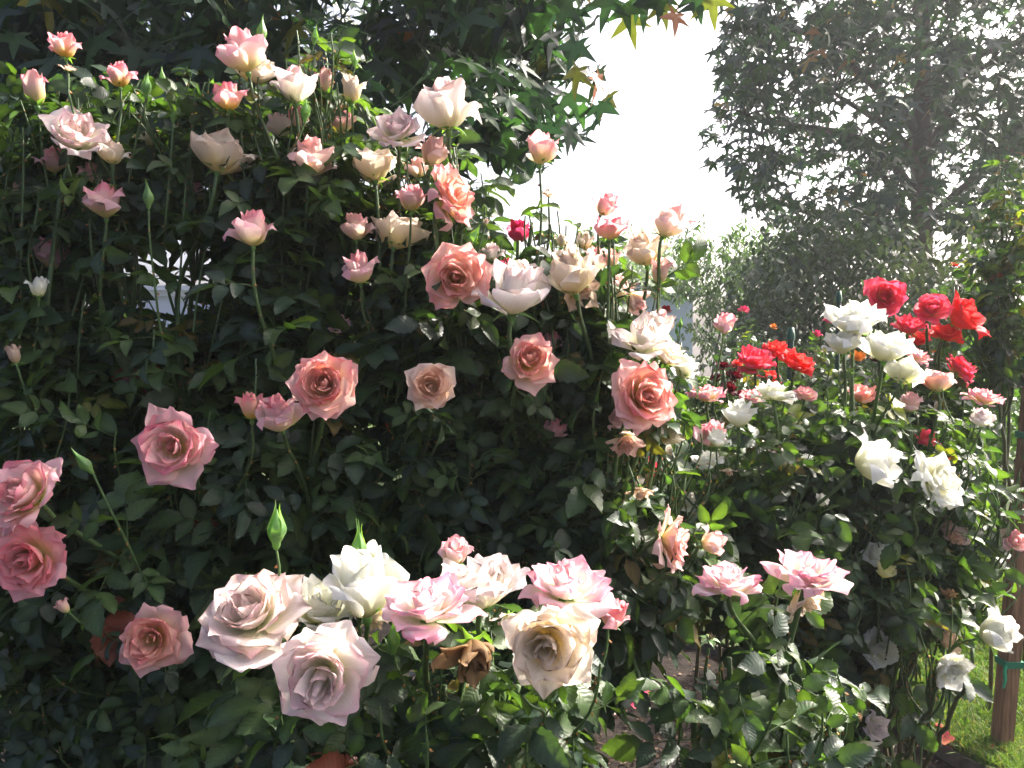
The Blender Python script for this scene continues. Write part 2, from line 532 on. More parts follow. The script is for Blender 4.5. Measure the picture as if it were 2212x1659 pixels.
G1, G2, G3 = lin((42, 61, 41)), lin((51, 72, 38)), lin((37, 54, 42))
BRONZE, REDL, YEL, BROWN = lin((76, 70, 36)), lin((92, 42, 30)), lin((92, 98, 36)), lin((70, 50, 34))
LEAFCOL = [G1, G2, G3, G1 * .9, G2 * 1.15, G3 * 1.1, G1, G2, G1, G3, G2 * 1.3, G2, BRONZE, REDL, YEL, BROWN]
LEAF = [compound_leaf(100 + i, c) for i, c in enumerate(LEAFCOL)]
NGREEN = 12
LEAF_LO = [compound_leaf(100 + i, c, n=5) for i, c in enumerate(LEAFCOL)]
LEAF_ME = [arr_mesh('rose_leaf', *a, M_LEAF) for a in LEAF]

def merge(protos, items):
    """items: (proto index, 3x3 matrix, position) -> arrays of one joined mesh"""
    VV, FF, CC, n = [], [], [], 0
    for i, R, p in items:
        v, f, c = protos[i]
        VV.append(v @ R.T + p); FF.append(f + n); CC.append(c); n += len(v)
    return np.concatenate(VV), np.concatenate(FF), np.concatenate(CC)

def m4(R, p):
    return Matrix([[*R[0], p[0]], [*R[1], p[1]], [*R[2], p[2]], [0, 0, 0, 1]])
# ----------------------------------------------------------------- ground
def noise_mat(name, c1, c2, scale, bump, dist, rough=0.95, c3=None):
    m, nt, out = new_mat(name)
    N, L = nt.nodes, nt.links
    tc = N.new('ShaderNodeTexCoord')
    nz = N.new('ShaderNodeTexNoise'); nz.inputs['Scale'].default_value = scale; nz.inputs['Detail'].default_value = 10; nz.inputs['Roughness'].default_value = .7
    L.new(tc.outputs['Object'], nz.inputs['Vector'])
    cr = N.new('ShaderNodeValToRGB')
    cr.color_ramp.elements[0].position = .32; cr.color_ramp.elements[0].color = (*c1, 1)
    cr.color_ramp.elements[1].position = .68; cr.color_ramp.elements[1].color = (*c2, 1)
    if c3 is not None:
        e = cr.color_ramp.elements.new(.56); e.color = (*c3, 1)
    L.new(nz.outputs['Fac'], cr.inputs[0])
    p = N.new('ShaderNodeBsdfPrincipled'); p.inputs['Roughness'].default_value = rough; p.inputs['Specular IOR Level'].default_value = .2
    L.new(cr.outputs[0], p.inputs['Base Color'])
    bp = N.new('ShaderNodeBump'); bp.inputs['Strength'].default_value = bump; bp.inputs['Distance'].default_value = dist
    L.new(nz.outputs['Fac'], bp.inputs['Height']); L.new(bp.outputs[0], p.inputs['Normal'])
    L.new(p.outputs[0], out.inputs['Surface'])
    return m

M_SOIL = noise_mat('soil', (.016, .012, .010), (.055, .041, .034), 14, .9, .03, c3=(.032, .024, .019))
M_LAWN = noise_mat('lawn', (.030, .055, .014), (.075, .105, .028), 5, .5, .02)
rngG = np.random.default_rng(2)

# garden soil: one sheet to the horizon, finely uneven near the camera
def soil_sheet():
    xs = np.concatenate([[-900, -120, -30, -10], np.linspace(-5, 7, 121), [12, 30, 120, 900]])
    ys = np.concatenate([[-200, -20], np.linspace(-1, 9, 101), [14, 30, 100, 1800]])
    X, Y = np.meshgrid(xs, ys)
    near = (np.abs(X - 1) < 5.5) & (Y > -.9) & (Y < 8.5)
    Z = 0.012 * np.sin(X * 5.1 + 1.3 * np.sin(Y * 4)) * np.cos(Y * 4.3) + 0.007 * rngG.normal(size=X.shape)
    Z = np.where(near, Z, -.01)
    P = np.stack([X, Y, Z], -1).reshape(-1, 3)
    return arr_mesh('soil', P, grid_faces(len(xs), len(ys)), np.ones((len(P), 3)) * .05, M_SOIL)
tag(link('garden_soil', soil_sheet()), kind='structure')

# lawn: begins beyond the curved edging on the right
EDGE = np.array([on_ground(x, y)[:2] for x, y in [(2330, 1900), (2190, 1740), (2060, 1655), (1990, 1612), (1925, 1575), (1850, 1535), (1700, 1470), (1450, 1395), (1000, 1300), (300, 1180)]])
def smooth_line(P, n):
    t = np.linspace(0, len(P) - 1, n)
    i = np.clip(t.astype(int), 0, len(P) - 2); u = (t - i)[:, None]
    g = lambda k: P[np.clip(i + k, 0, len(P) - 1)]
    a, b, c, d = g(-1), g(0), g(1), g(2)
    return .5 * (2 * b + (c - a) * u + (2 * a - 5 * b + 4 * c - d) * u ** 2 + (3 * b - a - 3 * c + d) * u ** 3)
EL = smooth_line(EDGE, 80)
LAWN_Z = 0.045
far = np.stack([np.linspace(14, -4, 80), np.linspace(1.5, 34, 80)], 1)
far[:20, 0] = 14; far[:20, 1] = np.linspace(1.0, 30, 20); far[20:, 1] = 34; far[20:, 0] = np.linspace(14, -26, 60)
P = np.concatenate([np.c_[EL, np.full(80, LAWN_Z)], np.c_[far, np.full(80, LAWN_Z)]])
tag(link('lawn', arr_mesh('lawn', P, grid_faces(80, 2), np.ones((160, 3)), M_LAWN)), kind='structure')

def lawn_side(x, y):
    """signed distance from the edging, positive on the lawn"""
    d = EL - np.array([x, y])
    i = int(np.argmin((d ** 2).sum(1))); j = min(i + 1, 79); i0 = max(j - 1, 0)
    tdir = EL[j] - EL[i0]; w = np.array([x, y]) - EL[i]
    return (tdir[1] * w[0] - tdir[0] * w[1]) / (np.linalg.norm(tdir) + 1e-9)

# grass blades
def grass():
    V, F, C, n = [], [], [], 0
    rng = np.random.default_rng(8)
    A, B = lin((70, 96, 40)), lin((104, 128, 56))
    cnt = 0
    for k in range(60000):
        px = rng.uniform(1700, 2300); py = 1080 + 640 * rng.uniform() ** .55
        p = on_ground(px, py, LAWN_Z)
        if p[1] > 7.5 or lawn_side(p[0], p[1]) < 0.01:
            continue
        h = rng.uniform(.03, .075); w = rng.uniform(.0016, .003) * (1 + .12 * p[1]); a = rng.uniform(0, 6.28)
        lean = rng.normal(0, .035, 2)
        s = np.array([math.cos(a), math.sin(a), 0]) * w
        m = p + np.array([lean[0] * .35, lean[1] * .35, h * .6]); t = p + np.array([lean[0], lean[1], h])
        V += [p - s, p + s, m - s * .8, m + s * .8, t]
        F += [[n, n + 1, n + 3], [n, n + 3, n + 2], [n + 2, n + 3, n + 4]]
        c = A + (B - A) * rng.uniform()
        if rng.uniform() < .12: c = lin((150, 138, 84))
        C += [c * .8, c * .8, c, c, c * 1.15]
        n += 5
    return np.array(V), np.array(F), np.array(C)
M_GRASS = leafy('grass_blade', .5, .38, tint=(1.3, 1.5, .6), spec=.3, noise_amt=.1, bump=0)
tag(link('lawn_grass', arr_mesh('grass', *grass(), M_GRASS)), 'short green grass growing on the lawn beyond the edging', 'grass', kind='stuff')

# garden edging: a thin bent board between bed and lawn
M_BOARD = solid('weathered_board', .85, .2, 25, .35, .5)
g = Geo()
tv = np.gradient(EL, axis=0); tv /= np.linalg.norm(tv, axis=1)[:, None]; nv_ = np.stack([tv[:, 1], -tv[:, 0]], 1)
ring = []
for off, z in ((-.012, -.02), (-.012, .056), (.008, .058), (.008, -.02)):
    ring.append(np.c_[EL - nv_ * off, np.full(80, z)])
for a in range(3):
    g.add(np.concatenate([ring[a], ring[a + 1]]), grid_faces(80, 2), lin((92, 84, 78)))
tag(link('garden_edging', g.mesh('edging', M_BOARD, False)), 'curved grey-brown bed edging between the soil and the lawn', 'edging')

# ----------------------------------------------------------------- far building
M_STUCCO = solid('pale_stucco', .9, .2, 40, .05, .3)
M_TILE = solid('roof_tile', .85, .2, 18, .3, .4)
M_GLASS = solid('window_glass', .08, .8, 5, .05, 0)
def building():
    D = 18.0
    xr = at(1497, 640, D)[0]; yf = at(1497, 640, D)[1]; zt = at(1497, 640, D)[2]
    xl = xr - 13.0
    b = empty('white_building', ((xl + xr) / 2, yf + 3, 0), 'low pale stucco building with moulded cornice and tiled roof behind the roses', 'building')
    o = np.array(b.location)
    def part(name, boxes, col, mat, smooth=False):
        g = Geo()
        for bx in boxes:
            v, f = box(*bx); g.add(v - o, f, col)
        return link(name, g.mesh(name, mat, smooth), b)
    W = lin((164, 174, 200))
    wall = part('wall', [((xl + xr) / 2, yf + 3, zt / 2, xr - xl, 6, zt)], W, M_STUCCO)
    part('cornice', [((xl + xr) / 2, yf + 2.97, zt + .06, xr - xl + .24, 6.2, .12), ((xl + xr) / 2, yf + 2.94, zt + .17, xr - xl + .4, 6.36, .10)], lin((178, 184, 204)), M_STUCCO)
    g = Geo(); zr = zt + .225
    x0, x1, y0, y1 = xl - .2, xr + .2, yf - .24, yf + 6.2
    ym = (y0 + y1) / 2
    v = np.array([[x0, y0, zr], [x1, y0, zr], [x1, ym, zr + .2], [x0, ym, zr + .2], [x0, y1, zr], [x1, y1, zr]])
    g.add(v - o, [[0, 1, 2], [0, 2, 3], [3, 2, 5], [3, 5, 4], [0, 3, 4], [1, 5, 2]], lin((112, 90, 82)))
    roof = link('roof', g.mesh('roof', M_TILE, False), b)
    # barrel tiles on the slope the garden sees
    a = np.linspace(0, math.pi, 6); tl = .42
    prof = np.stack([np.cos(a) * .1, 0 * a, np.sin(a) * .06], 1)
    sl = math.atan2(.2, ym - y0)
    e = np.array([0, math.cos(sl), math.sin(sl)]) * tl
    tv_ = np.concatenate([prof, prof * .92 + e]); tf = grid_faces(6, 2)
    cols = [lin((118, 94, 86)), lin((104, 82, 76)), lin((130, 104, 94))]
    tms = [arr_mesh('tile', tv_, tf, np.tile(c, (12, 1)), M_TILE) for c in cols]
    k = 0
    for r in range(4):
        for c in range(34):
            x = x1 - .12 - c * .21
            p = np.array([x, y0 - .02, zr + .012]) + e * r * .93
            link('roof_tile', tms[(k * 7 + c) % 3], roof, Matrix.Translation(p - o)); k += 1
    # windows and a door on the long front
    for wx in (xl + 2.2, xl + 5.4, xl + 8.6):
        wn_ = part('window', [(wx, yf - .012, 1.35, 1.1, .05, 1.0)], lin((236, 236, 236)), M_STUCCO)
        for q in (-1, 1):
            v, f = box(wx + q * .26, yf - .035, 1.35, .48, .02, .9)
            link('pane', Geo().add(v - o, f, lin((60, 70, 82))).mesh('pane', M_GLASS, False), wn_)
    return b
building()

# ----------------------------------------------------------------- trees
def star_leaf(seed, col, S=.14, hi=True):
    """five-lobed sweetgum leaf hanging from a petiole that starts at the origin; blade along +x, face +z"""
    rng = np.random.default_rng(seed)
    g = Geo()
    V = [[0, 0, 0]]; F = []
    lob = [(-2.25, .52), (-1.12, .86), (0, 1.0), (1.12, .86), (2.25, .52)]
    outl = []
    def pt(a, r): return [r * math.cos(a), r * math.sin(a), 0]
    for i, (a, l) in enumerate(lob):
        l *= rng.uniform(.88, 1.1); a += rng.normal(0, .07)
        outl.append(pt(a - .54, .29 if i else .13))
        outl += [pt(a - .26, l * .50)]
        if hi: outl += [pt(a - 0.14, l * .78)]
        outl.append(pt(a, l))
        if hi: outl += [pt(a + 0.14, l * .78)]
        outl += [pt(a + .26, l * .50)]
    outl.append(pt(lob[-1][0] + .5, .12))
    V = np.array([[0, 0, 0]] + outl)
    n = len(outl)
    F = [[0, 1 + i, 1 + (i + 1) % n] for i in range(n)]
    r = np.hypot(V[:, 0], V[:, 1])
    V[:, 2] = -.34 * r ** 2 * rng.uniform(.2, 1.2) + .10 * np.cos(5 * np.arctan2(V[:, 1], V[:, 0])) * r
    V = V * S * .62
    V[:, 0] += S * .35
    c = np.tile(col * rng.uniform(.85, 1.15), (len(V), 1)); c[0] *= 1.25
    g.add(V, F, c)
    t = np.linspace(0, 1, 3)
    v, f, cc = tube(np.stack([S * .36 * t, 0 * t, S * .06 * np.sin(t * 3)], 1), .0012, 3, col * 1.2, cap=False)
    g.add(v, f, cc)
    return g.arrays()

T1, T2, T3 = lin((44, 64, 50)), lin((50, 74, 44)), lin((38, 56, 52))
def hang(rng, droop=.9, out=None):
    """frame for a leaf that hangs: x (blade) points outward and down"""
    a = rng.uniform(0, 6.28)
    o = np.array([math.cos(a), math.sin(a), 0]) if out is None else unit(np.asarray(out) + rng.normal(0, .5, 3))
    x = unit(o * rng.uniform(.25, 1) + np.array([0, 0, -droop * rng.uniform(.4, 1.3)]))
    z = unit(o * .8 + np.array([0, 0, .6]) + rng.normal(0, .3, 3)); z = unit(z - x * (z @ x))
    return np.stack([x, np.cross(z, x), z], 1)

def in_poly(x, y, P):
    c = False; j = len(P) - 1
    for i in range(len(P)):
        if (P[i][1] > y) != (P[j][1] > y) and x < (P[j][0] - P[i][0]) * (y - P[i][1]) / (P[j][1] - P[i][1]) + P[i][0]:
            c = not c
        j = i
    return c

def spread(parent, origin, name, protos, protos_lo, items, mat, limit=300, stuff='foliage'):
    """the largest leaves in view as parts, the others as one joined part"""
    sc_ = []
    for k, (i, R, p) in enumerate(items):
        x, y, d = project(p)
        vis = -60 < x < 2272 and -60 < y < 1720 and d > .2
        sc_.append((np.linalg.norm(R[:, 0]) / d) if vis else -1)
    order = np.argsort(-np.array(sc_))
    near = [k for k in order[:limit] if sc_[k] > 0]
    ns = set(near)
    for k in near:
        i, R, p = items[k]
        link(name, protos[i], parent, m4(R, p - origin))
    rest = [(i, R, p - origin) for k, (i, R, p) in enumerate(items) if k not in ns]
    if rest:
        tag(link(stuff, arr_mesh(stuff, *merge(protos_lo, rest), mat), parent), kind='stuff')

def limb_geo(g, a, b, r0, r1, rng, sag=.1, n=9, col=None):
    a, b = np.array(a, float), np.array(b, float)
    L = np.linalg.norm(b - a)
    pts = bez(a, a + (b - a) * .3 + np.array([0, 0, .22 * L]), b - (b - a) * .3 + np.array([0, 0, sag * L]), b, n)
    pts += np.sin(np.linspace(0, math.pi, n))[:, None] * np.sin(np.linspace(0, 5, n))[:, None] * rng.normal(0, .03 * L, 3)
    g.add(*tube(pts, np.linspace(r0, r1, n), 7, col if col is not None else lin((82, 76, 72))))
    return pts

def sweetgum_near():
    rng = np.random.default_rng(21)
    base = np.array([-2.75, 4.8, 0])
    t = empty('sweetgum_tree', base, 'dark sweetgum tree with hanging star-shaped leaves, filling the upper left', 'tree')
    gt = Geo()
    tp = np.array([[0, 0, -.05], [.02, 0, .5], [.05, .03, 1.5], [.02, .1, 3], [.1, .12, 4.6], [.2, .1, 6.2]])
    gt.add(*tube(tp, [.17, .14, .12, .10, .07, .03], 10, lin((84, 76, 70))))
    link('trunk', gt.mesh('trunk', M_BARK), t)
    cols = [T1, T2, T3, T1 * .85, T3 * 1.15, T1, T2 * 1.2, T3, T1, T2, T2 * 1.5, T1, lin((150, 84, 36)), lin((120, 118, 50))]
    hi = [star_leaf(300 + i, c) for i, c in enumerate(cols)]
    me = [arr_mesh('star_leaf', *a, M_TLEAF) for a in hi]
    lo = [star_leaf(300 + i, c, hi=False) for i, c in enumerate(cols)]
    poly = [(-700, -900), (1560, -900), (1550, 10), (1300, 12), (1262, 60), (1268, 140), (1325, 215), (1300, 262), (1262, 320), (1180, 360), (1120, 400), (1040, 360), (960, 400), (760, 400), (640, 400), (300, 380), (120, 480), (0, 560), (-700, 640)]
    items = []; twig = Geo(); centres = []
    tries = 0
    while len(centres) < 1000 and tries < 40000:
        tries += 1
        x, y = rng.uniform(-700, 1560), rng.uniform(-900, 640)
        if not in_poly(x, y, poly):
            continue
        if y < -120 and rng.uniform() < .45: continue
        if x < -150 and rng.uniform() < .4: continue
        edge = in_poly(x + 90, y + 40, poly)
        if x > 1060 and not (y < 0) and rng.uniform() < .3: continue
        if x > 1290 and rng.uniform() < .5: continue
        d = 2.35 + 2.0 * rng.uniform() ** 1.5 if x < 1010 else rng.uniform(2.5, 3.5)
        if x > 1290: d = rng.uniform(2.5, 2.9)
        centres.append(at(x, y, d))
    # eight limbs run out into the crown, twigs lead to each spray of leaves
    limbs = []; gl = Geo()
    for q in range(9):
        h = 1.9 + q * .45
        start = base + np.array([.04, .05, h])
        a = [-.25, .1, -.5, .35, -.9, .6, -1.3, .2, -.2][q]
        end = start + np.array([2.5 * math.cos(a) * (1 if q % 3 else .55), 1.8 * math.sin(a) - .6, .75])
        if q in (4, 6):
            end = start + np.array([-1.5, -1.4, .9])
        gl = Geo()
        limbs.append(limb_geo(gl, start, end, .055, .014, rng, n=12))
        link('limb', gl.mesh('limb', M_BARK), t, Matrix.Translation(-base))
    LP = np.concatenate(limbs)
    for c in centres:
        q = LP[int(np.argmin(((LP - c) ** 2 * np.array([1, 1, .7])).sum(1)))]
        mid = (q + c) / 2 + rng.normal(0, .05, 3) + np.array([0, 0, .06])
        if np.linalg.norm(q - c) < .9 and rng.uniform() < .4:
            pts = bez(q, q * .6 + mid * .4, mid * .7 + c * .3 + np.array([0, 0, .05]), c, 6)
            twig.add(*tube(pts, np.linspace(.006, .0025, 6), 4, lin((70, 62, 52)), cap=False))
        px, py, d = project(c)
        for k in range(rng.integers(6, 11)):
            if px > 1290 and k > 2: break
            i = rng.integers(0, 12)
            u = rng.uniform()
            if u < .012 or (px > 1280 and u < .3): i = 12
            elif u < .035 or (px > 1280 and u < .6): i = 13
            R = hang(rng, 1.0) * rng.uniform(.9, 1.5)
            p = c + rng.normal(0, .055, 3)
            X, Y, _ = project(p + R[:, 0] * .12)
            if Y > 20 and not in_poly(X, Y, poly): continue
            if 1300 < X < 1560 and Y > 30: continue
            items.append((i, R, p))
    # a low branch reaches across the top of the gap, its leaves hanging down
    br = np.array([at(x, y, d) for x, y, d in [(1180, -160, 2.8), (1280, -75, 2.7), (1380, -45, 2.65), (1480, -40, 2.6), (1570, -70, 2.6)]])
    twig.add(*tube(br, np.linspace(.008, .003, 5), 5, lin((70, 62, 52)), cap=False))
    for x, y, i in [(1296, -40, 2), (1318, -35, 6), (1345, -20, 10), (1352, 5, 13), (1378, -30, 6), (1392, -38, 0), (1430, -45, 1), (1424, -20, 13), (1462, 6, 12), (1485, -38, 0), (1508, -20, 2), (1535, -40, 13), (1500, -50, 6), (1310, -60, 13), (1410, -60, 3), (1450, -60, 5)]:
        a = rng.uniform(-.6, .6)
        xx = unit(np.array([math.sin(a) * .5, rng.normal(0, .2), -1])); zz = unit(np.array([rng.normal(0, .4), -1, .2])); zz = unit(zz - xx * (zz @ xx))
        items.append((i, np.stack([xx, np.cross(zz, xx), zz], 1) * rng.uniform(.85, 1.25), at(x, y, 2.6 + rng.uniform(-.06, .06))))
    tag(link('twigs', twig.mesh('twigs', M_BARK), t, Matrix.Translation(-base)), kind='stuff')
    spread(t, base, 'leaf', me, lo, items, M_TLEAF)
sweetgum_near()

def sweetgum_far():
    rng = np.random.default_rng(33)
    D = 10.0
    b = at(1992, 560, D); base = np.array([b[0], b[1], 0])
    t = empty('sweetgum_tree', base, 'tall sweetgum tree with upright trunk seen against the bright sky at right', 'tree')
    gt = Geo()
    tp = np.array([[0, 0, -.05], [0, 0, .3], [0, 0, 1.5], [-.02, 0, 3], [-.05, 0, 4.5], [-.08, 0, 6.5], [-.05, 0, 8.2]])
    gt.add(*tube(tp, [.24, .17, .14, .13, .10, .06, .02], 12, lin((88, 78, 74))))
    link('trunk', gt.mesh('trunk', M_BARK), t)
    cols = [T1, T2, T3, T1 * .85, T3 * 1.15, T2 * .9, lin((140, 110, 50)), lin((128, 84, 50))]
    hi = [star_leaf(400 + i, c, .15) for i, c in enumerate(cols)]
    me = [arr_mesh('star_leaf', *a, M_TLEAF) for a in hi]
    lo = [star_leaf(400 + i, c, .15, hi=False) for i, c in enumerate(cols)]
    poly = [(1560, -1000), (2750, -1000), (2800, 300), (2600, 520), (2200, 540), (2040, 480), (1960, 560), (1800, 560), (1700, 520), (1640, 470), (1592, 440), (1570, 380), (1512, 300), (1510, 250), (1560, 200), (1548, 90), (1570, 30)]
    limbs = []; gl = Geo()
    ends = [(1690, 60), (1870, 320), (1610, 250), (1740, -200), (2300, 60), (2250, 300), (2450, -200), (1900, -500), (2150, -600), (1650, 420), (1800, 200), (2120, 150)]
    for q, (ex, ey) in enumerate(ends):
        e = at(ex, ey, D + rng.uniform(-1.6, 1.6))
        s = base + np.array([0, 0, max(1.6, min(e[2] - .9 - rng.uniform(0, .9), 6.8))])
        gl = Geo()
        limbs.append(limb_geo(gl, s, e, .07, .018, rng, n=10))
        link('limb', gl.mesh('limb', M_BARK), t, Matrix.Translation(-base))
    LP = np.concatenate(limbs + [base + tp])
    cen = []
    while len(cen) < 880:
        x, y = rng.uniform(1500, 2800), rng.uniform(-1000, 570)
        if not in_poly(x, y, poly): continue
        if y < -100 and rng.uniform() < .5: continue
        if x > 2300 and rng.uniform() < .5: continue
        cen.append(at(x, y, D + rng.uniform(-2.4, 2.0)))
    items = []; tw = Geo()
    for c in cen:
        q = LP[int(np.argmin(((LP - c) ** 2).sum(1)))]
        if np.linalg.norm(q - c) < 1.1: tw.add(*tube(bez(q, q * .6 + c * .4 + np.array([0, 0, .1]), q * .3 + c * .7 + np.array([0, 0, .1]), c, 4), np.linspace(.014, .006, 4), 3, lin((60, 54, 50)), cap=False))
        s = rng.uniform(.13, .22)
        for k in range(rng.integers(11, 22)):
            p = c + rng.normal(0, s, 3) * np.array([1, 1, .7])
            R = hang(rng, .7) * rng.uniform(1.2, 1.85)
            X, Y, dq = project(p)
            if not in_poly(X, Y, poly): continue
            if abs(X - 1990) < 34 and 150 < Y < 600 and dq < D and rng.uniform() < .8: continue
            u = rng.uniform()
            i = 6 if u < .012 else 7 if u < .018 else rng.integers(0, 6)
            items.append((i, R, p))
    tag(link('twigs', tw.mesh('twigs', M_BARK), t, Matrix.Translation(-base)), kind='stuff')
    spread(t, base, 'leaf', me, lo, items, M_TLEAF)
sweetgum_far()

# small-leaved shrubs and far trees
def mini_leaf(seed, col, S, w=.45):
    rng = np.random.default_rng(seed)
    v, f = leaflet(S, S * w, .15, .4, 0, rng, 5)
    return v, f, np.tile(col, (len(v), 1))

def shrub(name, label, cat, region, D, dd, n, S, cols, stems=7, w=.5, clump=None, seed=1, spray=0, base_xy=None):
    """leafy shrub whose outline in the picture is the polygon region; stands on the ground"""
    rng = np.random.default_rng(seed)
    xs = [p[0] for p in region]; ys = [p[1] for p in region]
    cx = sum(xs) / len(xs)
    b = at(cx, 738, D); base = np.array([b[0], b[1], 0.0])
    t = empty(name, base, label, cat)
    protos = [mini_leaf(seed * 50 + i, c * k, S, w) for i, (c, k) in enumerate([(c, k) for c in cols for k in (.85, 1.0, 1.2)])]
    pm = [arr_mesh('shrub_leaf', *a, M_TLEAF) for a in protos]
    g = Geo(); tips = []
    while len(tips) < stems:
        x, y = rng.uniform(min(xs), max(xs)), rng.uniform(min(ys), max(ys))
        if in_poly(x, y, region): tips.append(at(x, y, D + rng.uniform(-dd, dd)))
    P = []
    for e in tips:
        s = base + np.array([rng.normal(0, .12), rng.normal(0, .12), 0])
        pts = bez(s, s + np.array([0, 0, e[2] * .5]), e - (e - s) * .25 + np.array([0, 0, .1]), e, 9)
        g = Geo().add(*tube(pts, np.linspace(.012 * (1 + D * .08), .004, 9), 5, lin((72, 62, 50)))); P.append(pts)
        link('stem', g.mesh('stem', M_BARK), t, Matrix.Translation(-base))
    items = []
    ncl = clump or n // 16
    cl = []
    while len(cl) < ncl:
        x, y = rng.uniform(min(xs), max(xs)), rng.uniform(min(ys), max(ys))
        if in_poly(x, y, region): cl.append((at(x, y, D + rng.uniform(-dd, dd)), rng.normal(0, 1, 3)))
    for k in range(n):
        c, dr = cl[rng.integers(len(cl))]
        if spray:   # leaflets along a feathery spray
            u = rng.uniform(0, 1); sp = unit(dr + np.array([0, 0, .4]))
            p = c + sp * u * spray + rng.normal(0, S * .25, 3)
        else:
            p = c + rng.normal(0, S * 1.6, 3)
        if p[2] < .03: continue
        R = hang(rng, .5) * rng.uniform(.7, 1.3)
        items.append((rng.integers(len(protos)), R, p))
    spread(t, base, 'leaf', pm, protos, items, M_TLEAF, limit=0 if D > 8 else 120)
    return t, base

FEATH = [lin((70, 92, 48)), lin((84, 106, 52))]
shrub('feathery_tree', 'airy pale green feathery tree above the corner of the white building', 'tree',
      [(1440, 600), (1470, 520), (1520, 500), (1580, 540), (1640, 490), (1720, 520), (1740, 640), (1700, 760), (1560, 770), (1500, 740), (1490, 650)], 14, 1.2, 7000, .13, FEATH, 9, .30, clump=330, seed=3, spray=.5)
shrub('conifer_tree', 'small distant conifer peeking over the roses below the sky gap', 'tree',
      [(1235, 590), (1245, 545), (1262, 515), (1275, 508), (1290, 540), (1300, 590)], 34, 1.0, 900, .22, [lin((92, 112, 84))], 4, .3, clump=120, seed=4)
shrub('garden_tree', 'distant rounded tree top left of the pale feathery tree', 'tree',
      [(1310, 640), (1320, 560), (1350, 530), (1400, 520), (1440, 560), (1440, 650)], 30, 1.5, 1500, .24, [lin((108, 126, 84))], 5, .4, clump=140, seed=5)
shrub('evergreen_shrub', 'dense dark evergreen shrub under the right sweetgum tree', 'shrub',
      [(1600, 820), (1610, 640), (1680, 520), (1760, 480), (1880, 500), (1920, 600), (1920, 820)], 7.5, .9, 7000, .085, [lin((56, 70, 50)), lin((66, 82, 54))], 16, .45, clump=420, seed=6)
shrub('grey_green_shrub', 'broad grey-green leafy shrub behind the coral roses beside the tree trunk', 'shrub',
      [(1880, 840), (1870, 620), (1960, 540), (2080, 520), (2260, 470), (2380, 560), (2380, 860)], 6.2, .9, 7500, .07, [lin((76, 84, 66)), lin((84, 88, 70))], 18, .42, clump=420, seed=7)
shrub('hedge_shrub', 'dark low hedge seen through gaps in the tall pink rose bush', 'shrub',
      [(-300, 900), (-260, 720), (100, 740), (500, 745), (900, 735), (1300, 720), (1420, 740), (1440, 900)], 8.5, .8, 6500, .09, [lin((60, 76, 48)), lin((70, 90, 52))], 18, .45, clump=420, seed=8)
shrub('lime_green_shrub', 'bright lime green leafy shrub beside the wooden post', 'shrub',
      [(2075, 1000), (2060, 860), (2080, 740), (2120, 700), (2170, 740), (2230, 800), (2240, 1000)], 3.9, .3, 1500, .055, [lin((96, 124, 56)), lin((84, 112, 52))], 10, .6, clump=130, seed=9)

# ----------------------------------------------------------------- roses and bushes
HOLES = [(350, 600, 135, 110, .86), (2065, 1530, 175, 165, .9), (1350, 1570, 66, 85, .8), (180, 640, 60, 50, .8), (2185, 1190, 62, 340, .93), (1458, 675, 42, 75, .9)]   # x, y, half sizes, share left open: gaps seen between the leaves
ALLROSES = []      # x, y, w, d of every flower, kept clear of foliage in front

def rose_obj(bush, origin, x, y, w, d, kind, pal, ax, seed, split, label=None, hang_=False):
    axis = unit(RT * ax[0] + UP * ax[1] - FW * ax[2])
    R = frame_z(axis, spin=seed * 1.7)
    rng = np.random.default_rng(seed)
    hi = w >= 48
    if kind == 'green':
        size = w / FPX * d
        g = green_bud(rng, size)
        v, f, c = g.arrays(); v = v @ R.T
        pc = at(x, y, d); v = v - v.mean(0) * 0
        base = pc - axis * size * 1.0
        o = link('rose_bud', arr_mesh('bud', v, f, c, M_LEAF), bush, Matrix.Translation(base - origin))
        return base - axis * size * .32, axis
    if kind == 'hip':
        size = w / FPX * d
        g = hip_geo(rng, size); v, f, c = g.arrays(); v = v @ R.T
        base = at(x, y, d)
        link('rose_hip', arr_mesh('hip', v, f, c, M_STEM), bush, Matrix.Translation(base - origin))
        return base - axis * size * .5, axis
    pts = rose_petals(kind, pal, seed, hi, .75 if pal in ('blush', 'cream', 'whitep') and seed % 3 else .0)
    allv = np.concatenate([p[0] for p in pts]) @ R.T
    ex = np.ptp(allv @ RT)
    s = (w / FPX * d) / ex
    ctr = ((allv.max(0) + allv.min(0)) / 2) * s
    # centre of the projected box goes to x, y
    cu = np.array([(allv @ RT).max() + (allv @ RT).min(), 0, (allv @ UP).max() + (allv @ UP).min()]) / 2 * s
    base = at(x, y, d) - RT * cu[0] - UP * cu[2]
    rl = base - origin
    if split:
        n_in = max(3, len(pts) - split)
        g = Geo()
        for v, f, c in pts[:n_in]:
            g.add(v @ R.T * s, f, c)
        o = link('rose', g.mesh('rose', M_PETAL), bush, Matrix.Translation(rl))
        for v, f, c in pts[n_in:]:
            link('petal', arr_mesh('petal', v @ R.T * s, f, c, M_PETAL), o)
    else:
        g = Geo()
        for v, f, c in pts:
            g.add(v @ R.T * s, f, c)
        o = link('rose', g.mesh('rose', M_PETAL), bush, Matrix.Translation(rl))
    if label: o['label'] = label
    unit_w = {'bud': 1.05, 'half': 1.0}.get(kind, 1.0) * s
    cg = calyx_geo(rng, unit_w * .72, 'spread' if kind in ('bud', 'half') and rng.uniform() < .6 else 'reflex')
    v, f, c = cg.arrays()
    link('calyx', arr_mesh('calyx', v @ R.T, f, c, M_LEAF), o)
    return base - axis * unit_w * .12, axis

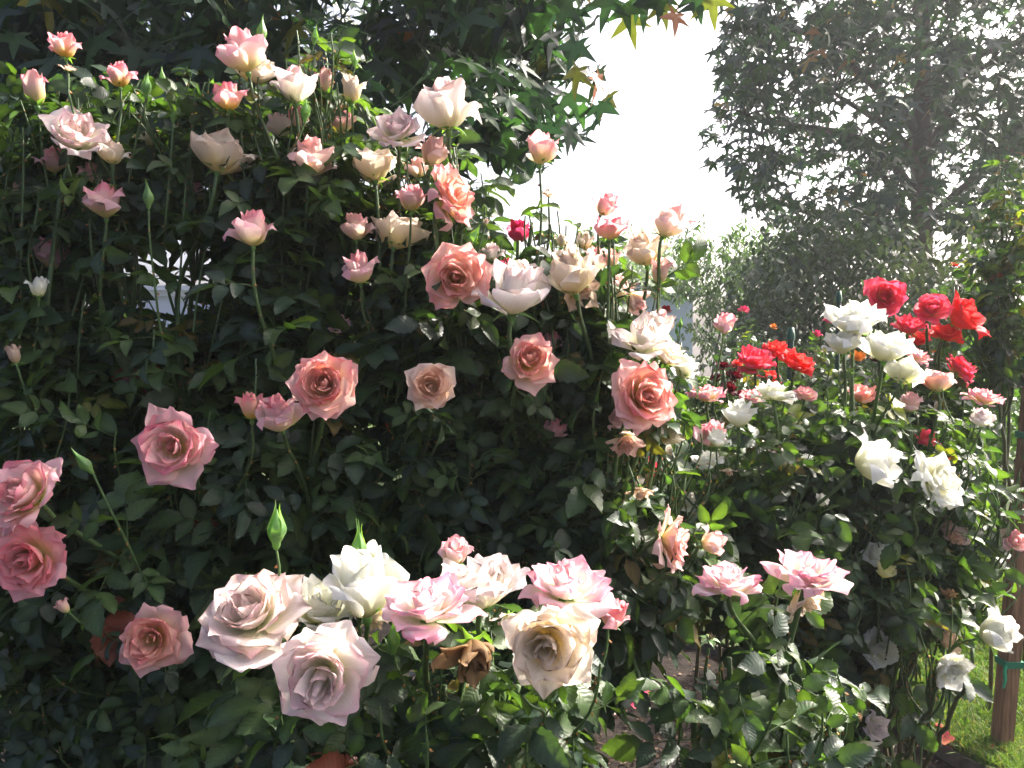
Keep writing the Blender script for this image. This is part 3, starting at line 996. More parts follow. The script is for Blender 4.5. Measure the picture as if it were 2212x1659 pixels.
def green_bud(rng, w):
    """closed bud: hip, pointed green body, sepal tips; width w, foot at the origin"""
    g = Geo()
    h = w * 2.3
    t = np.linspace(0, 1, 12)
    r = w * .5 * np.interp(t, [0, .05, .12, .18, .22, .32, .45, .6, .78, .92, 1], [.25, .42, .52, .5, .62, .95, 1.0, .8, .42, .16, .04])
    sway = rng.normal(0, .04 * h)
    P = np.stack([sway * t ** 2, 0 * t, -.32 * w + h * t], 1)
    g.add(*tube(P, r, 9, C_GREEN * .9, C_GREEN * 1.1))
    for k in range(5):
        a = k * 1.2566 + rng.uniform(-.3, .3)
        n = 7; v = np.linspace(0, 1, n)
        z = h * (.14 + v * rng.uniform(.75, 1.15)); rr = w * .5 * np.interp(z / h + .06, t, r / (w * .5)) * 1.06 + w * .05 * v ** 2 * rng.uniform(0, 4)
        ww = w * .30 * np.array([.7, 1, .9, .6, .35, .18, .03])
        rows = []
        for q in range(n):
            rows += [[rr[q] * .96, -ww[q], z[q]], [rr[q] * 1.04, 0, z[q]], [rr[q] * .96, ww[q], z[q]]]
        rows = rotz(np.array(rows), a); rows[:, 0] += np.repeat(sway * (z / h) ** 2, 3)
        g.add(rows, grid_faces(3, n), C_SEPAL * rng.uniform(.85, 1.25))
    return g

def hip_geo(rng, w):
    """spent flower: green cup, brown stamens, a few withered sepals"""
    g = calyx_geo(rng, w * 1.6, 'reflex')
    for k in range(26):
        a = rng.uniform(0, 6.28); r = rng.uniform(0, .14) * w
        p = np.array([r * math.cos(a), r * math.sin(a), 0]); e = p * 2.4 + np.array([0, 0, w * rng.uniform(.15, .36)])
        g.add(*tube(np.stack([p, (p + e) / 2, e]), [w * .012, w * .010, w * .028], 3, lin((150, 120, 80)), lin((120, 84, 50))))
    return g

def cane_pts(p0, p3, axis, rng, up=.5, n=14):
    L = np.linalg.norm(p3 - p0)
    p1 = p0 + np.array([rng.normal(0, .05), rng.normal(0, .05), up * L])
    down = unit(axis * .75 + np.array([0, 0, .55]))
    p2 = p3 - down * min(.30 * L, .22)
    pts = bez(p0, p1, p2, p3, n)
    t = np.linspace(0, 1, n)[:, None]
    return pts + np.sin(t * math.pi) * (np.sin(t * rng.uniform(4, 9) + rng.uniform(0, 6)) * rng.normal(0, .009, 3) + rng.normal(0, .012, 3))

def bush(name, label, base, roses, fillers, mains, seed, leaf=1.0, spacing=.045, thorns=False, group=None, split_cap=300, warm=.06, clear=True, limit=300, lift=.25):
    rng = np.random.default_rng(seed)
    base = np.array([base[0], base[1], 0.0])
    b = empty(name, base, label, 'rose bush', group)
    # flowers
    ends = []
    order = sorted(range(len(roses)), key=lambda k: -roses[k][2])
    left = split_cap
    splits = {}
    for k in order:
        r = roses[k]
        npt = {'open': 17, 'full': 20, 'cup': 15, 'flat': 15, 'half': 8, 'bud': 5, 'spent': 10, 'dry': 9}.get(r[4], 0)
        if r[2] >= 40 and npt and left >= npt and npt:
            splits[k] = npt; left -= npt
    for k, r in enumerate(roses):
        x, y, w, d, kind, pal, ax = r[:7]
        e, a = rose_obj(b, base, x, y, w, d, kind, pal, ax, seed * 1000 + k * 7 + 1, splits.get(k, 0), r[7] if len(r) > 7 else None)
        ends.append((e, a, max(.0022, min(.0042, w / FPX * d * .035)), True))
        if kind == 'green': ends[-1] = (e, a, .0018, True)
    # extra leafy shoots
    for region, n, d0, d1 in fillers:
        xs = [p[0] for p in region]; ys = [p[1] for p in region]; k = 0
        while k < n:
            x, y = rng.uniform(min(xs), max(xs)), rng.uniform(min(ys), max(ys))
            if in_poly(x, y, region):
                ends.append((at(x, y, rng.uniform(d0, d1)), unit(np.array([rng.normal(0, .5), rng.normal(0, .5), 1])), .0017, False)); k += 1
    # main canes rise from the foot, shoots branch from them
    main = []; mg = Geo()
    for (mx, my, md) in mains:
        tip = at(mx, my, md)
        p0 = base + np.array([rng.normal(0, .05), rng.normal(0, .05), -.02])
        pts = bez(p0, p0 + np.array([0, 0, tip[2] * .45]) + (tip - p0) * np.array([.1, .1, 0]), tip - np.array([0, 0, tip[2] * .22]) , tip, 22)
        pts[1:-1] += rng.normal(0, .004, (20, 3))
        main.append(pts)
        c = Geo().add(*tube(pts, np.linspace(.0085, .0045, 22), 7, C_WOODY, C_CANE * .8))
        if thorns: add_thorns(c, pts, .006, rng)
        link('cane', c.mesh('cane', M_STEM), b, Matrix.Translation(-base))
    MP = np.concatenate(main)
    items = []; shoots = Geo()
    for (e, a, r1, flower) in ends:
        want = e[2] - rng.uniform(lift, lift + .35)
        dd = ((MP[:, :2] - e[:2]) ** 2).sum(1) + .5 * (MP[:, 2] - want) ** 2 + np.where(MP[:, 2] > e[2] - .08, 10, 0)
        q = MP[int(np.argmin(dd))]
        pts = cane_pts(q, e, a, rng, up=.35 if flower else .4)
        if not flower:
            hx, hy, ha, hb, _ = HOLES[0]
            inside = [((project(w_)[0] - hx) / ha) ** 2 + ((project(w_)[1] - hy) / hb) ** 2 < .8 for w_ in pts]
            if sum(inside) > 3: continue
        col = C_CANE * rng.uniform(.8, 1.15)
        sh = Geo().add(*tube(pts, np.linspace(r1 + .0016, r1, len(pts)), 6, col * .85, col, cap=False))
        if thorns: add_thorns(sh, pts, .005, rng)
        if flower:
            link('stem', sh.mesh('stem', M_STEM), b, Matrix.Translation(-base))
        else:
            v, f, c = sh.arrays(); shoots.add(v, f, c)
        # leaves along the shoot
        seg = np.linalg.norm(np.diff(pts, axis=0), axis=1); cum = np.concatenate([[0], np.cumsum(seg)]); L = cum[-1]
        s = rng.uniform(.02, .06); az = rng.uniform(0, 6.28)
        stop = L - (.055 if flower else .0)
        young = rng.uniform() < warm * 2
        while s < stop:
            p = np.array([np.interp(s, cum, pts[:, k]) for k in range(3)])
            i = min(int(np.searchsorted(cum, s)), len(pts) - 1)
            tdir = unit(pts[i] - pts[max(i - 1, 0)])
            az += 2.4 + rng.normal(0, .3)
            F_ = frame_z(tdir)
            o = F_[:, 0] * math.cos(az) + F_[:, 1] * math.sin(az)
            xdir = unit(o + tdir * rng.uniform(-.1, .6) + np.array([0, 0, -.15]))
            outw = unit(np.array([p[0] - base[0], p[1] - base[1], 0]) + 1e-6)
            zd = unit(np.array([0, 0, .75]) + outw * .55 + tdir * .2 + rng.normal(0, .38, 3)); zd = unit(zd - xdir * (zd @ xdir))
            sz = leaf * rng.uniform(.72, 1.22) * (1 if s < L * .75 else .8)
            Rm = np.stack([xdir, np.cross(zd, xdir), zd], 1) * sz
            u = rng.uniform()
            i = rng.integers(0, NGREEN)
            if u < warm or (young and s > L * .5 and u < .6): i = rng.choice([12, 14, 10, 10, 10, 10, 15], p=[.2, .16, .15, .15, .15, .15, .04]) if not young else rng.choice([12, 12, 12, 14, 10, 13], p=[.2, .2, .2, .2, .15, .05])
            az_ok = True
            if clear:
                cpt = p + Rm[:, 0] * .07
                X, Y, dp = project(cpt)
                if dp < .75: az_ok = False
                for (rx, ry, rw, rd) in ALLROSES:
                    if dp < rd + .02 and (X - rx) ** 2 + (Y - ry) ** 2 < (.42 * rw + .026 * FPX / dp) ** 2:
                        az_ok = rng.uniform() < .05; break
            X, Y, dp = project(p + Rm[:, 0] * .06)
            for hx, hy, ha, hb, hp in HOLES:
                if ((X - hx) / ha) ** 2 + ((Y - hy) / hb) ** 2 < 1 and rng.uniform() < hp: az_ok = False
            if p[2] < .03: az_ok = False
            if az_ok: items.append((i, Rm, p))
            s += spacing * rng.uniform(.7, 1.4)
    if shoots.n:
        tag(link('shoots', shoots.mesh('shoots', M_STEM), b, Matrix.Translation(-base)), kind='stuff')
    spread(b, base, 'leaf', LEAF_ME, LEAF_LO, items, M_LEAF, limit=limit)
    return b

def add_thorns(g, pts, L, rng):
    for k in range(1, len(pts) - 1):
        if rng.uniform() < .7:
            t = unit(pts[k + 1] - pts[k]); o = unit(np.cross(t, rng.normal(0, 1, 3)))
            p = pts[k] + o * .003
            g.add(np.array([p + t * .003, p - t * .003, p + np.cross(t, o) * .0016, p - np.cross(t, o) * .0016, p + o * L - t * .002]),
                  [[0, 2, 4], [2, 1, 4], [1, 3, 4], [3, 0, 4]], C_THORN)

UPW = (0, .95, .3)
# x, y, width, depth, kind, palette, axis (right, up, towards the camera)
A = [
 (143, 98, 66, 1.62, 'half', 'pinky', (.05, 1, .15)), (146, 148, 38, 1.60, 'spent', 'fade', (.1, 1, .1)), (255, 160, 70, 1.62, 'half', 'pinky', (-.05, 1, .1)),
 (74, 190, 46, 1.66, 'bud', 'pink', (-.15, 1, .1)), (178, 290, 112, 1.60, 'cup', 'blush', (.45, .6, .6), 'pale blush rose with browned petal rims, leaning right'),
 (248, 330, 58, 1.62, 'half', 'cream', (.1, 1, .1)), (228, 432, 86, 1.58, 'half', 'pink', (.05, 1, .2)), (118, 345, 62, 1.7, 'half', 'pink', (.1, 1, .3)), (210, 375, 50, 1.72, 'half', 'pink', (.2, .8, .4)),
 (530, 112, 92, 1.60, 'half', 'pink', (-.15, 1, .2)), (556, 148, 100, 1.68, 'cup', 'cream', (.25, 1, .3)), (500, 208, 66, 1.58, 'half', 'pinky', (.05, 1, .1)),
 (637, 182, 96, 1.60, 'half', 'blush', (0, 1, .12)), (700, 175, 46, 1.68, 'bud', 'peach', (0, 1, .1)), (767, 195, 50, 1.66, 'bud', 'cream', (0, 1, .1)),
 (486, 330, 118, 1.60, 'cup', 'cream', (.15, .8, -.2)), (600, 272, 56, 1.72, 'half', 'blush', (-.2, 1, .1)), (540, 492, 98, 1.50, 'half', 'pink', (0, 1, .12)),
 (120, 545, 74, 1.72, 'half', 'pink', (.2, 1, .2)), (680, 340, 88, 1.62, 'half', 'peach', (.2, .9, .3)), (80, 620, 40, 1.55, 'bud', 'white', (0, 1, .05)),
 (28, 764, 34, 1.50, 'bud', 'fade', (-.15, 1, .1)), (390, 962, 178, 1.36, 'open', 'pink', (.05, .12, 1)), (62, 1062, 166, 1.32, 'open', 'pink', (-.25, .5, .8)), (75, 1202, 166, 1.34, 'open', 'rosy', (.05, .05, 1)),
 (350, 1374, 150, 1.34, 'open', 'salmon', (.02, .06, 1)), (540, 877, 56, 1.42, 'bud', 'pinky', (.03, 1, .15)), (612, 890, 92, 1.42, 'half', 'pink', (-.1, .9, .5)),
 (700, 832, 148, 1.40, 'full', 'salmon', (.1, .15, 1)), (135, 1306, 30, 1.34, 'bud', 'peach', (-.7, .8, .1)), (15, 1150, 60, 1.45, 'half', 'pink', (-.3, .8, .4)),
 (565, 68, 20, 1.64, 'green', '', (.05, 1, 0)), (316, 186, 19, 1.6, 'green', '', (.03, 1, 0)), (351, 168, 13, 1.6, 'green', '', (-.1, 1, 0)), (374, 250, 13, 1.6, 'green', '', (0, 1, 0)),
 (321, 424, 20, 1.52, 'green', '', (0, 1, 0)), (680, 78, 14, 1.66, 'green', '', (.1, 1, 0)), (766, 128, 13, 1.66, 'green', '', (-.05, 1, 0)), (660, 238, 19, 1.58, 'green', '', (.05, 1, 0)), (182, 1000, 22, 1.34, 'green', '', (-.6, .8, .1)),
 (28, 405, 40, 1.7, 'spent', 'fade', (.1, 1, .1)), (745, 262, 52, 1.74, 'half', 'pink', (.1, 1, .2)), (650, 262, 44, 1.76, 'bud', 'pink', (-.1, 1, .2)), (330, 300, 50, 1.78, 'half', 'cream', (.1, 1, .2)), (430, 415, 48, 1.76, 'half', 'pink', (-.1, .9, .3)), (735, 700, 44, 1.66, 'half', 'peach', (.2, .8, .4)), (835, 505, 30, 1.75, 'bud', 'pink', (0, 1, .2)),
]
B = [
 (858, 282, 126, 1.62, 'open', 'blush', (-.1, .65, .7)), (968, 225, 132, 1.66, 'half', 'blush', (-.1, 1, .2)), (806, 358, 92, 1.66, 'cup', 'cream', (-.1, .8, -.15)), (935, 328, 70, 1.68, 'half', 'peach', (.1, .9, .2)),
 (888, 427, 64, 1.58, 'half', 'pink', (.1, 1, .2)), (978, 425, 92, 1.58, 'open', 'salmon', (.8, .35, .45)), (776, 490, 66, 1.62, 'half', 'peach', (-.05, 1, .15)), (866, 497, 118, 1.64, 'cup', 'cream', (.15, .75, -.3)),
 (780, 577, 76, 1.56, 'half', 'pink', (-.05, 1, .2)), (990, 600, 148, 1.48, 'open', 'salmon', (.12, .02, 1)), (1106, 622, 150, 1.50, 'half', 'whitep', (.15, .85, .45)), (1225, 580, 116, 1.52, 'half', 'cream', (-.25, .9, .3)),
 (1255, 628, 74, 1.60, 'spent', 'fade', (.3, -.2, .5)), (1146, 787, 122, 1.46, 'open', 'salmon', (.25, .1, .95)), (930, 836, 110, 1.44, 'full', 'apricot', (.05, .02, 1)), (1172, 320, 66, 1.62, 'half', 'pink', (.1, 1, .1)),
 (1185, 418, 32, 1.66, 'spent', 'fade', (.1, 1, .1)), (1308, 441, 54, 1.64, 'half', 'rosy', (.5, .8, .2)), (1322, 492, 76, 1.60, 'cup', 'rosy', (0, 1, .1)), (1449, 476, 92, 1.56, 'half', 'peach', (.35, .9, .15)),
 (1400, 535, 92, 1.62, 'half', 'cream', (-.2, .9, .2)), (1430, 586, 50, 1.60, 'bud', 'peach', (.1, 1, .1)), (1325, 558, 40, 1.70, 'bud', 'peach', (0, 1, .1)), (1385, 725, 132, 1.52, 'spent', 'whitep', (.1, .8, .4)),
 (1446, 760, 74, 1.58, 'cup', 'cream', (.4, .6, .3)), (1478, 790, 62, 1.62, 'half', 'white', (.4, .7, -.2)), (1390, 858, 142, 1.44, 'full', 'salmon', (.35, .2, .9)), (1352, 958, 76, 1.54, 'spent', 'peach', (.1, -.6, .4)),
 (1445, 1160, 92, 1.60, 'open', 'peach', (.9, .1, .3)), (1542, 1165, 52, 1.66, 'half', 'peach', (.7, .3, .2)), (1380, 1066, 58, 1.62, 'spent', 'fade', (0, -.8, .3)), (1302, 1062, 36, 1.60, 'spent', 'fade', (.1, -.9, .2)),
 (905, 362, 56, 1.74, 'half', 'peach', (0, 1, .2)), (1062, 545, 54, 1.72, 'half', 'blush', (.1, .9, .3)), (1285, 560, 56, 1.72, 'half', 'peach', (.1, 1, .2)), (1262, 520, 44, 1.74, 'half', 'cream', (-.1, 1, .2)), (1195, 735, 50, 1.66, 'half', 'pink', (.2, .8, .4)), (1200, 925, 46, 1.62, 'half', 'pink', (.1, .8, .4)), (1420, 690, 60, 1.62, 'half', 'blush', (.3, .9, .2)), (1340, 905, 54, 1.6, 'half', 'peach', (-.2, .7, .5)), (1120, 500, 48, 1.8, 'half', 'magenta', (0, 1, .2)), (1090, 570, 40, 1.85, 'half', 'magenta', (0, 1, .2)), (1378, 655, 46, 1.66, 'half', 'peach', (.4, -.3, .3)), (1340, 620, 60, 1.72, 'half', 'peach', (.1, 1, .2)),
 (1212, 520, 32, 1.68, 'bud', 'cream', (.1, 1, .1)), (942, 408, 19, 1.54, 'green', '', (.1, 1, 0)), (1022, 512, 20, 1.5, 'green', '', (.5, .8, 0)), (1050, 480, 14, 1.55, 'bud', 'fade', (.3, 1, 0)), (845, 912, 30, 1.7, 'bud', 'red', (.2, .8, .3)),
]
Cc = [
 (985, 1187, 72, 1.22, 'half', 'pink', (.1, 1, .3)), (562, 1318, 226, 1.10, 'open', 'blush', (.02, .78, .62), 'wide blush white rose with browned petal rims'), (690, 1296, 152, 1.18, 'cup', 'white', (.2, .9, .35)), (795, 1250, 152, 1.16, 'half', 'white', (0, 1, .15)),
 (812, 1330, 78, 1.2, 'spent', 'cream', (.3, -.7, .3)), (718, 1450, 212, 1.02, 'open', 'blush', (.02, .08, 1)), (935, 1305, 232, 1.06, 'flat', 'pinkw', (-.02, .98, .28)), (1046, 1258, 184, 1.14, 'cup', 'whitep', (.05, 1, .15)),
 (1228, 1262, 212, 1.10, 'flat', 'pinkw', (.1, .93, .3)), (1188, 1388, 202, 1.02, 'open', 'cream', (.02, -.04, 1), 'creamy rose facing the camera below the pink one'), (1003, 1425, 128, 1.04, 'dry', 'tan', (.25, -.5, .8), 'withered brown dead rose head'),
 (1325, 1322, 62, 1.3, 'half', 'rosy', (.3, .8, .3)), (1095, 1335, 70, 1.16, 'spent', 'blush', (.1, -.6, .3)), (597, 1138, 36, 1.12, 'green', '', (0, 1, 0)), (776, 1182, 30, 1.16, 'green', '', (.08, 1, 0)), (850, 1378, 26, 1.12, 'green', '', (0, 1, 0)),
]
Dd = [
 (1573, 1252, 166, 1.26, 'flat', 'pinkw', (.05, .98, .22)), (1750, 1238, 196, 1.24, 'flat', 'pinkw', (.05, .98, .22)), (1735, 1302, 98, 1.28, 'spent', 'cream', (.3, -.4, .3)),
 (1532, 1382, 40, 1.28, 'hip', '', (0, .9, .3)), (1800, 1515, 44, 1.24, 'hip', '', (.3, .9, .2)), (1850, 1548, 34, 1.22, 'hip', '', (.9, .1, .2)),
]
E = [
 (1842, 686, 112, 2.15, 'cup', 'white', (0, .95, .35)), (1812, 736, 82, 2.12, 'cup', 'white', (-.1, 1, .2)), (1914, 746, 104, 2.08, 'cup', 'white', (.1, .9, .3)), (1958, 802, 76, 2.05, 'cup', 'white', (.4, .6, -.3)),
 (1672, 847, 108, 2.0, 'flat', 'white', (.05, .95, -.1)), (1597, 892, 76, 2.0, 'half', 'white', (0, 1, .1)), (1553, 945, 52, 1.95, 'half', 'white', (.1, 1, .1)), (1449, 972, 54, 1.95, 'spent', 'whitep', (0, .5, .3)),
 (1528, 993, 66, 1.98, 'cup', 'white', (-.1, 1, .2)), (1894, 988, 94, 1.92, 'half', 'white', (.7, .5, .3)), (2015, 1035, 122, 1.9, 'open', 'white', (.45, .35, .75)), (2120, 900, 54, 2.0, 'half', 'blush', (0, 1, .2)),
 (1912, 1228, 46, 2.05, 'half', 'yellow', (.1, .9, .3)), (1480, 1085, 60, 2.05, 'spent', 'white', (.1, .3, .5)), (1572, 1020, 42, 1.96, 'spent', 'fade', (0, -.9, .2)), (1776, 1078, 30, 2.0, 'half', 'white', (0, .8, .4)),
 (1890, 1196, 60, 2.1, 'half', 'white', (-.2, .8, .3)), (1890, 1390, 78, 2.15, 'cup', 'white', (.1, .2, .8)), (1330, 1230, 40, 1.9, 'spent', 'fade', (0, -.8, .2)),
]
F = [
 (1905, 642, 92, 2.5, 'open', 'coral', (-.1, .25, 1)), (2010, 668, 84, 2.5, 'open', 'coral', (-.1, .6, .7)), (2082, 682, 84, 2.55, 'cup', 'red', (.5, .5, .5)), (1958, 700, 76, 2.55, 'cup', 'coral', (0, .9, .3)),
 (2042, 722, 78, 2.55, 'open', 'red', (.1, .7, .4)), (2080, 800, 64, 2.5, 'open', 'coral', (.6, .6, .2)), (1998, 943, 54, 2.4, 'half', 'coral', (.1, .7, .4)), (1630, 776, 86, 2.45, 'open', 'coral', (-.1, .85, .4)),
 (1682, 756, 74, 2.5, 'open', 'red', (.1, .9, .3)), (1716, 784, 82, 2.45, 'open', 'red', (.25, .85, .3)), (1985, 730, 50, 2.65, 'open', 'red', (0, .8, .4)), (1905, 772, 60, 2.7, 'open', 'dark', (0, .8, .4)),
 (1660, 815, 50, 2.6, 'open', 'red', (0, .9, .3)), (1985, 1000, 40, 2.4, 'half', 'red', (.1, .6, .5)), (1140, 1180, 50, 2.3, 'open', 'coral', (.1, .6, .5)), (1395, 1015, 80, 2.2, 'open', 'coral', (-.1, .7, .6)),
]
DK = [(1437, 668, 30, 2.9, 'open', 'dark', (0, .6, .6)), (1562, 790, 38, 2.7, 'open', 'dark', (0, .8, .4)), (1585, 812, 40, 2.7, 'open', 'dark', (.2, .7, .4)), (1572, 838, 40, 2.65, 'open', 'dark', (0, .6, .6)), (1603, 765, 26, 2.7, 'open', 'dark', (0, .8, .4)),
      (1592, 785, 30, 2.72, 'open', 'red', (0, .9, .3)), (1545, 815, 26, 2.7, 'open', 'dark', (-.2, .7, .4)), (1470, 700, 9, 2.9, 'green', '', (.1, 1, 0)), (1462, 715, 8, 2.9, 'green', '', (-.1, 1, 0)), (1600, 850, 30, 2.6, 'open', 'dark', (0, .8, .4))]
J = [(1522, 850, 86, 2.2, 'open', 'pink', (0, .9, .1)), (1530, 935, 70, 2.1, 'half', 'pink', (-.2, .8, .4)), (2030, 822, 84, 2.3, 'cup', 'peach', (0, .9, -.2)), (2122, 856, 92, 2.25, 'open', 'pink', (.2, .9, .2)), (1978, 770, 62, 2.35, 'open', 'pink', (.3, .8, .2)),
     (1563, 698, 52, 2.4, 'half', 'pink', (.15, 1, .15)), (1960, 868, 56, 2.3, 'half', 'peach', (0, .9, .2)), (1625, 855, 60, 2.25, 'open', 'pink', (-.1, .8, .3)), (1740, 850, 56, 2.3, 'open', 'pink', (0, .8, .4)), (1860, 850, 60, 2.3, 'cup', 'salmon', (0, .8, .3)),
     (1850, 768, 40, 2.5, 'cup', 'orange', (0, .8, .4)), (2060, 1150, 60, 2.2, 'spent', 'peach', (.1, .3, .5)), (2186, 1165, 62, 2.2, 'open', 'pink', (.2, .4, .8)), (2040, 1130, 44, 2.25, 'half', 'peach', (0, .8, .4))]
H = [(2150, 1355, 86, 1.95, 'half', 'white', (.5, .4, .4)), (2050, 1442, 92, 1.95, 'cup', 'white', (.2, -.3, .7)), (1884, 1560, 66, 2.2, 'cup', 'whitep', (.3, .2, .9)), (1866, 1616, 66, 2.15, 'spent', 'white', (.2, -.8, .3)), (2045, 1375, 60, 2.1, 'dry', 'fade', (.2, .7, .4)), (2046, 1282, 30, 2.1, 'dry', 'tan', (0, .9, .2)), (1440, 1652, 60, 2.0, 'spent', 'whitep', (0, -.9, .2))]
def wider(L, k):
    return [(r[0], r[1], r[2] * (k if r[4] in ('half', 'cup', 'spent') and r[2] > 44 else 1.04), *r[3:]) for r in L]
A, B, Cc, E = wider(A, 1.14), wider(B, 1.14), wider(Cc, 1.1), wider(E, 1.1)
for grp in (A, B, Cc, Dd, E, F, DK, J, H):
    for r in grp:
        if r[4] not in ('green', 'hip'):
            ALLROSES.append((r[0], r[1], r[2] * .92, r[3]))

def gxy(x, d):
    p = at(x, 829, d); return p[0], p[1]

bush('rose_bush', 'tall rose bush at far left with pink and blush roses under the dark tree', gxy(330, 1.95), A,
     [([(-80, 250), (60, 190), (300, 240), (520, 260), (700, 220), (800, 330), (840, 560), (800, 760), (-80, 760)], 150, 1.58, 2.1),
      ([(-60, 230), (80, 180), (300, 210), (520, 240), (700, 200), (800, 300), (800, 430), (-60, 430)], 60, 1.6, 1.95),
      ([(20, 190), (130, 150), (330, 170), (480, 150), (620, 60), (720, 80), (800, 240), (800, 340), (20, 340)], 60, 1.6, 1.9), ([(600, 190), (640, 60), (720, 70), (760, 190)], 10, 1.62, 1.7), ([(30, 250), (60, 150), (300, 160), (420, 130), (430, 250)], 14, 1.6, 1.75),
      ([(-80, 640), (820, 700), (860, 1000), (800, 1350), (600, 1659), (-80, 1659)], 190, 1.46, 2.1)],
     [(60, 420, 1.8), (250, 380, 1.75), (420, 420, 1.7), (560, 380, 1.75), (700, 420, 1.75), (120, 900, 1.65), (420, 1050, 1.65), (640, 980, 1.7), (300, 700, 1.7), (20, 1250, 1.6), (420, 1400, 1.6), (700, 1250, 1.7)], 1, split_cap=300, warm=.035, spacing=.038, thorns=True)
bush('rose_bush', 'leafy rose bush in the middle with salmon and cream roses below the sky gap', gxy(1090, 2.0), B,
     [([(780, 300), (1000, 280), (1060, 400), (1000, 480), (780, 480)], 45, 1.64, 1.9),
      ([(1040, 520), (1180, 430), (1240, 470), (1400, 540), (1440, 640), (1200, 640)], 40, 1.62, 1.85),
      ([(800, 380), (960, 360), (1060, 500), (1300, 560), (1420, 640), (1400, 780), (820, 780)], 75, 1.62, 2.0),
      ([(820, 760), (1440, 760), (1480, 1000), (1480, 1200), (1300, 1210), (860, 1180)], 130, 1.55, 2.1),
      ([(820, 1150), (1400, 1150), (1250, 1420), (900, 1500)], 40, 1.6, 2.0),
      ([(1360, 830), (1500, 860), (1550, 1000), (1560, 1150), (1450, 1230), (1400, 1100)], 50, 1.68, 2.0)],
     [(880, 420, 1.75), (980, 480, 1.7), (1120, 520, 1.7), (1280, 620, 1.7), (1380, 700, 1.65), (1000, 800, 1.65), (1200, 900, 1.65), (1330, 1000, 1.65), (1440, 900, 1.75), (1480, 1020, 1.8), (900, 1000, 1.7), (1150, 480, 1.7), (1060, 700, 1.7)], 2, split_cap=300, warm=.03, thorns=True)
bush('rose_bush', 'low rose bush nearest the camera with big white and blush roses in a row', gxy(860, 1.25), Cc,
     [([(430, 1400), (1330, 1400), (1310, 1659), (430, 1659)], 44, 1.0, 1.35), ([(430, 1600), (1300, 1600), (1300, 1900), (430, 1900)], 26, 1.0, 1.35)],
     [(600, 1480, 1.18), (760, 1500, 1.2), (960, 1480, 1.18), (1120, 1480, 1.16), (1210, 1450, 1.2), (860, 1560, 1.22)], 3, thorns=True, leaf=1.0, split_cap=300, lift=.16, spacing=.05)
bush('rose_bush', 'rose bush at lower right with two pink-edged white roses on long stems', gxy(1640, 1.42), Dd,
     [([(1440, 1420), (1560, 1340), (1700, 1400), (1830, 1420), (1850, 1659), (1440, 1659)], 26, 1.15, 1.5), ([(1440, 1600), (1850, 1600), (1850, 1850), (1440, 1850)], 14, 1.15, 1.5)],
     [(1575, 1420, 1.34), (1690, 1430, 1.32), (1500, 1520, 1.35), (1790, 1560, 1.32)], 4, thorns=True, lift=.14, spacing=.05)
bush('rose_bush', 'white rose bush on the right, in front of the coral roses', gxy(1800, 2.3), E,
     [([(1500, 960), (1600, 880), (1760, 820), (1980, 800), (2120, 900), (2150, 1100), (2060, 1220), (1900, 1320), (1700, 1320), (1520, 1250)], 190, 1.98, 2.5)],
     [(1840, 800, 2.2), (1920, 850, 2.15), (1700, 930, 2.15), (1580, 980, 2.1), (2000, 1000, 2.15), (1860, 1100, 2.2), (1680, 1150, 2.25), (1530, 1100, 2.1), (2080, 1100, 2.2)], 5, leaf=1.0, spacing=.045)
bush('rose_bush', 'coral red rose bush behind the white roses', gxy(1860, 2.75), F,
     [([(1560, 830), (1640, 790), (1720, 800), (1880, 720), (2100, 720), (2140, 850), (2140, 1050), (1560, 1050)], 90, 2.5, 2.95), ([(1150, 1100), (1480, 900), (1560, 1000), (1480, 1250), (1200, 1300)], 40, 2.2, 2.6)],
     [(1640, 840, 2.6), (1700, 820, 2.6), (1900, 740, 2.65), (2020, 760, 2.65), (2080, 860, 2.6), (1800, 950, 2.7), (1400, 1050, 2.4), (1250, 1150, 2.4)], 6)
bush('rose_bush', 'small-flowered dark crimson rose bush against the building wall', gxy(1545, 3.0), DK,
     [([(1470, 760), (1620, 740), (1660, 860), (1640, 1000), (1480, 1000)], 40, 2.75, 3.2)],
     [(1470, 740, 2.95), (1570, 850, 2.9), (1600, 830, 2.9), (1540, 880, 2.9)], 7, leaf=.7, limit=120)
bush('rose_bush', 'pink rose bush mingling behind the white roses', gxy(1950, 2.5), J,
     [([(1500, 900), (2160, 850), (2200, 1150), (1500, 1100)], 60, 2.3, 2.7), ([(2090, 1000), (2230, 1000), (2230, 1240), (2080, 1240)], 26, 2.2, 2.6)],
     [(1540, 900, 2.35), (1980, 850, 2.4), (2040, 900, 2.4), (2120, 950, 2.35), (1750, 950, 2.4), (2130, 1200, 2.3), (1860, 900, 2.4), (1563, 800, 2.45)], 8)
bush('rose_bush', 'sparse white rose bush leaning over the lawn edge by the post', gxy(1960, 2.35), H,
     [([(1880, 1300), (2060, 1280), (2120, 1360), (2000, 1440), (1880, 1440)], 20, 1.95, 2.4)],
     [(2100, 1400, 2.05), (2020, 1450, 2.05), (1900, 1450, 2.2), (1950, 1350, 2.2)], 9, thorns=True, lift=.2)

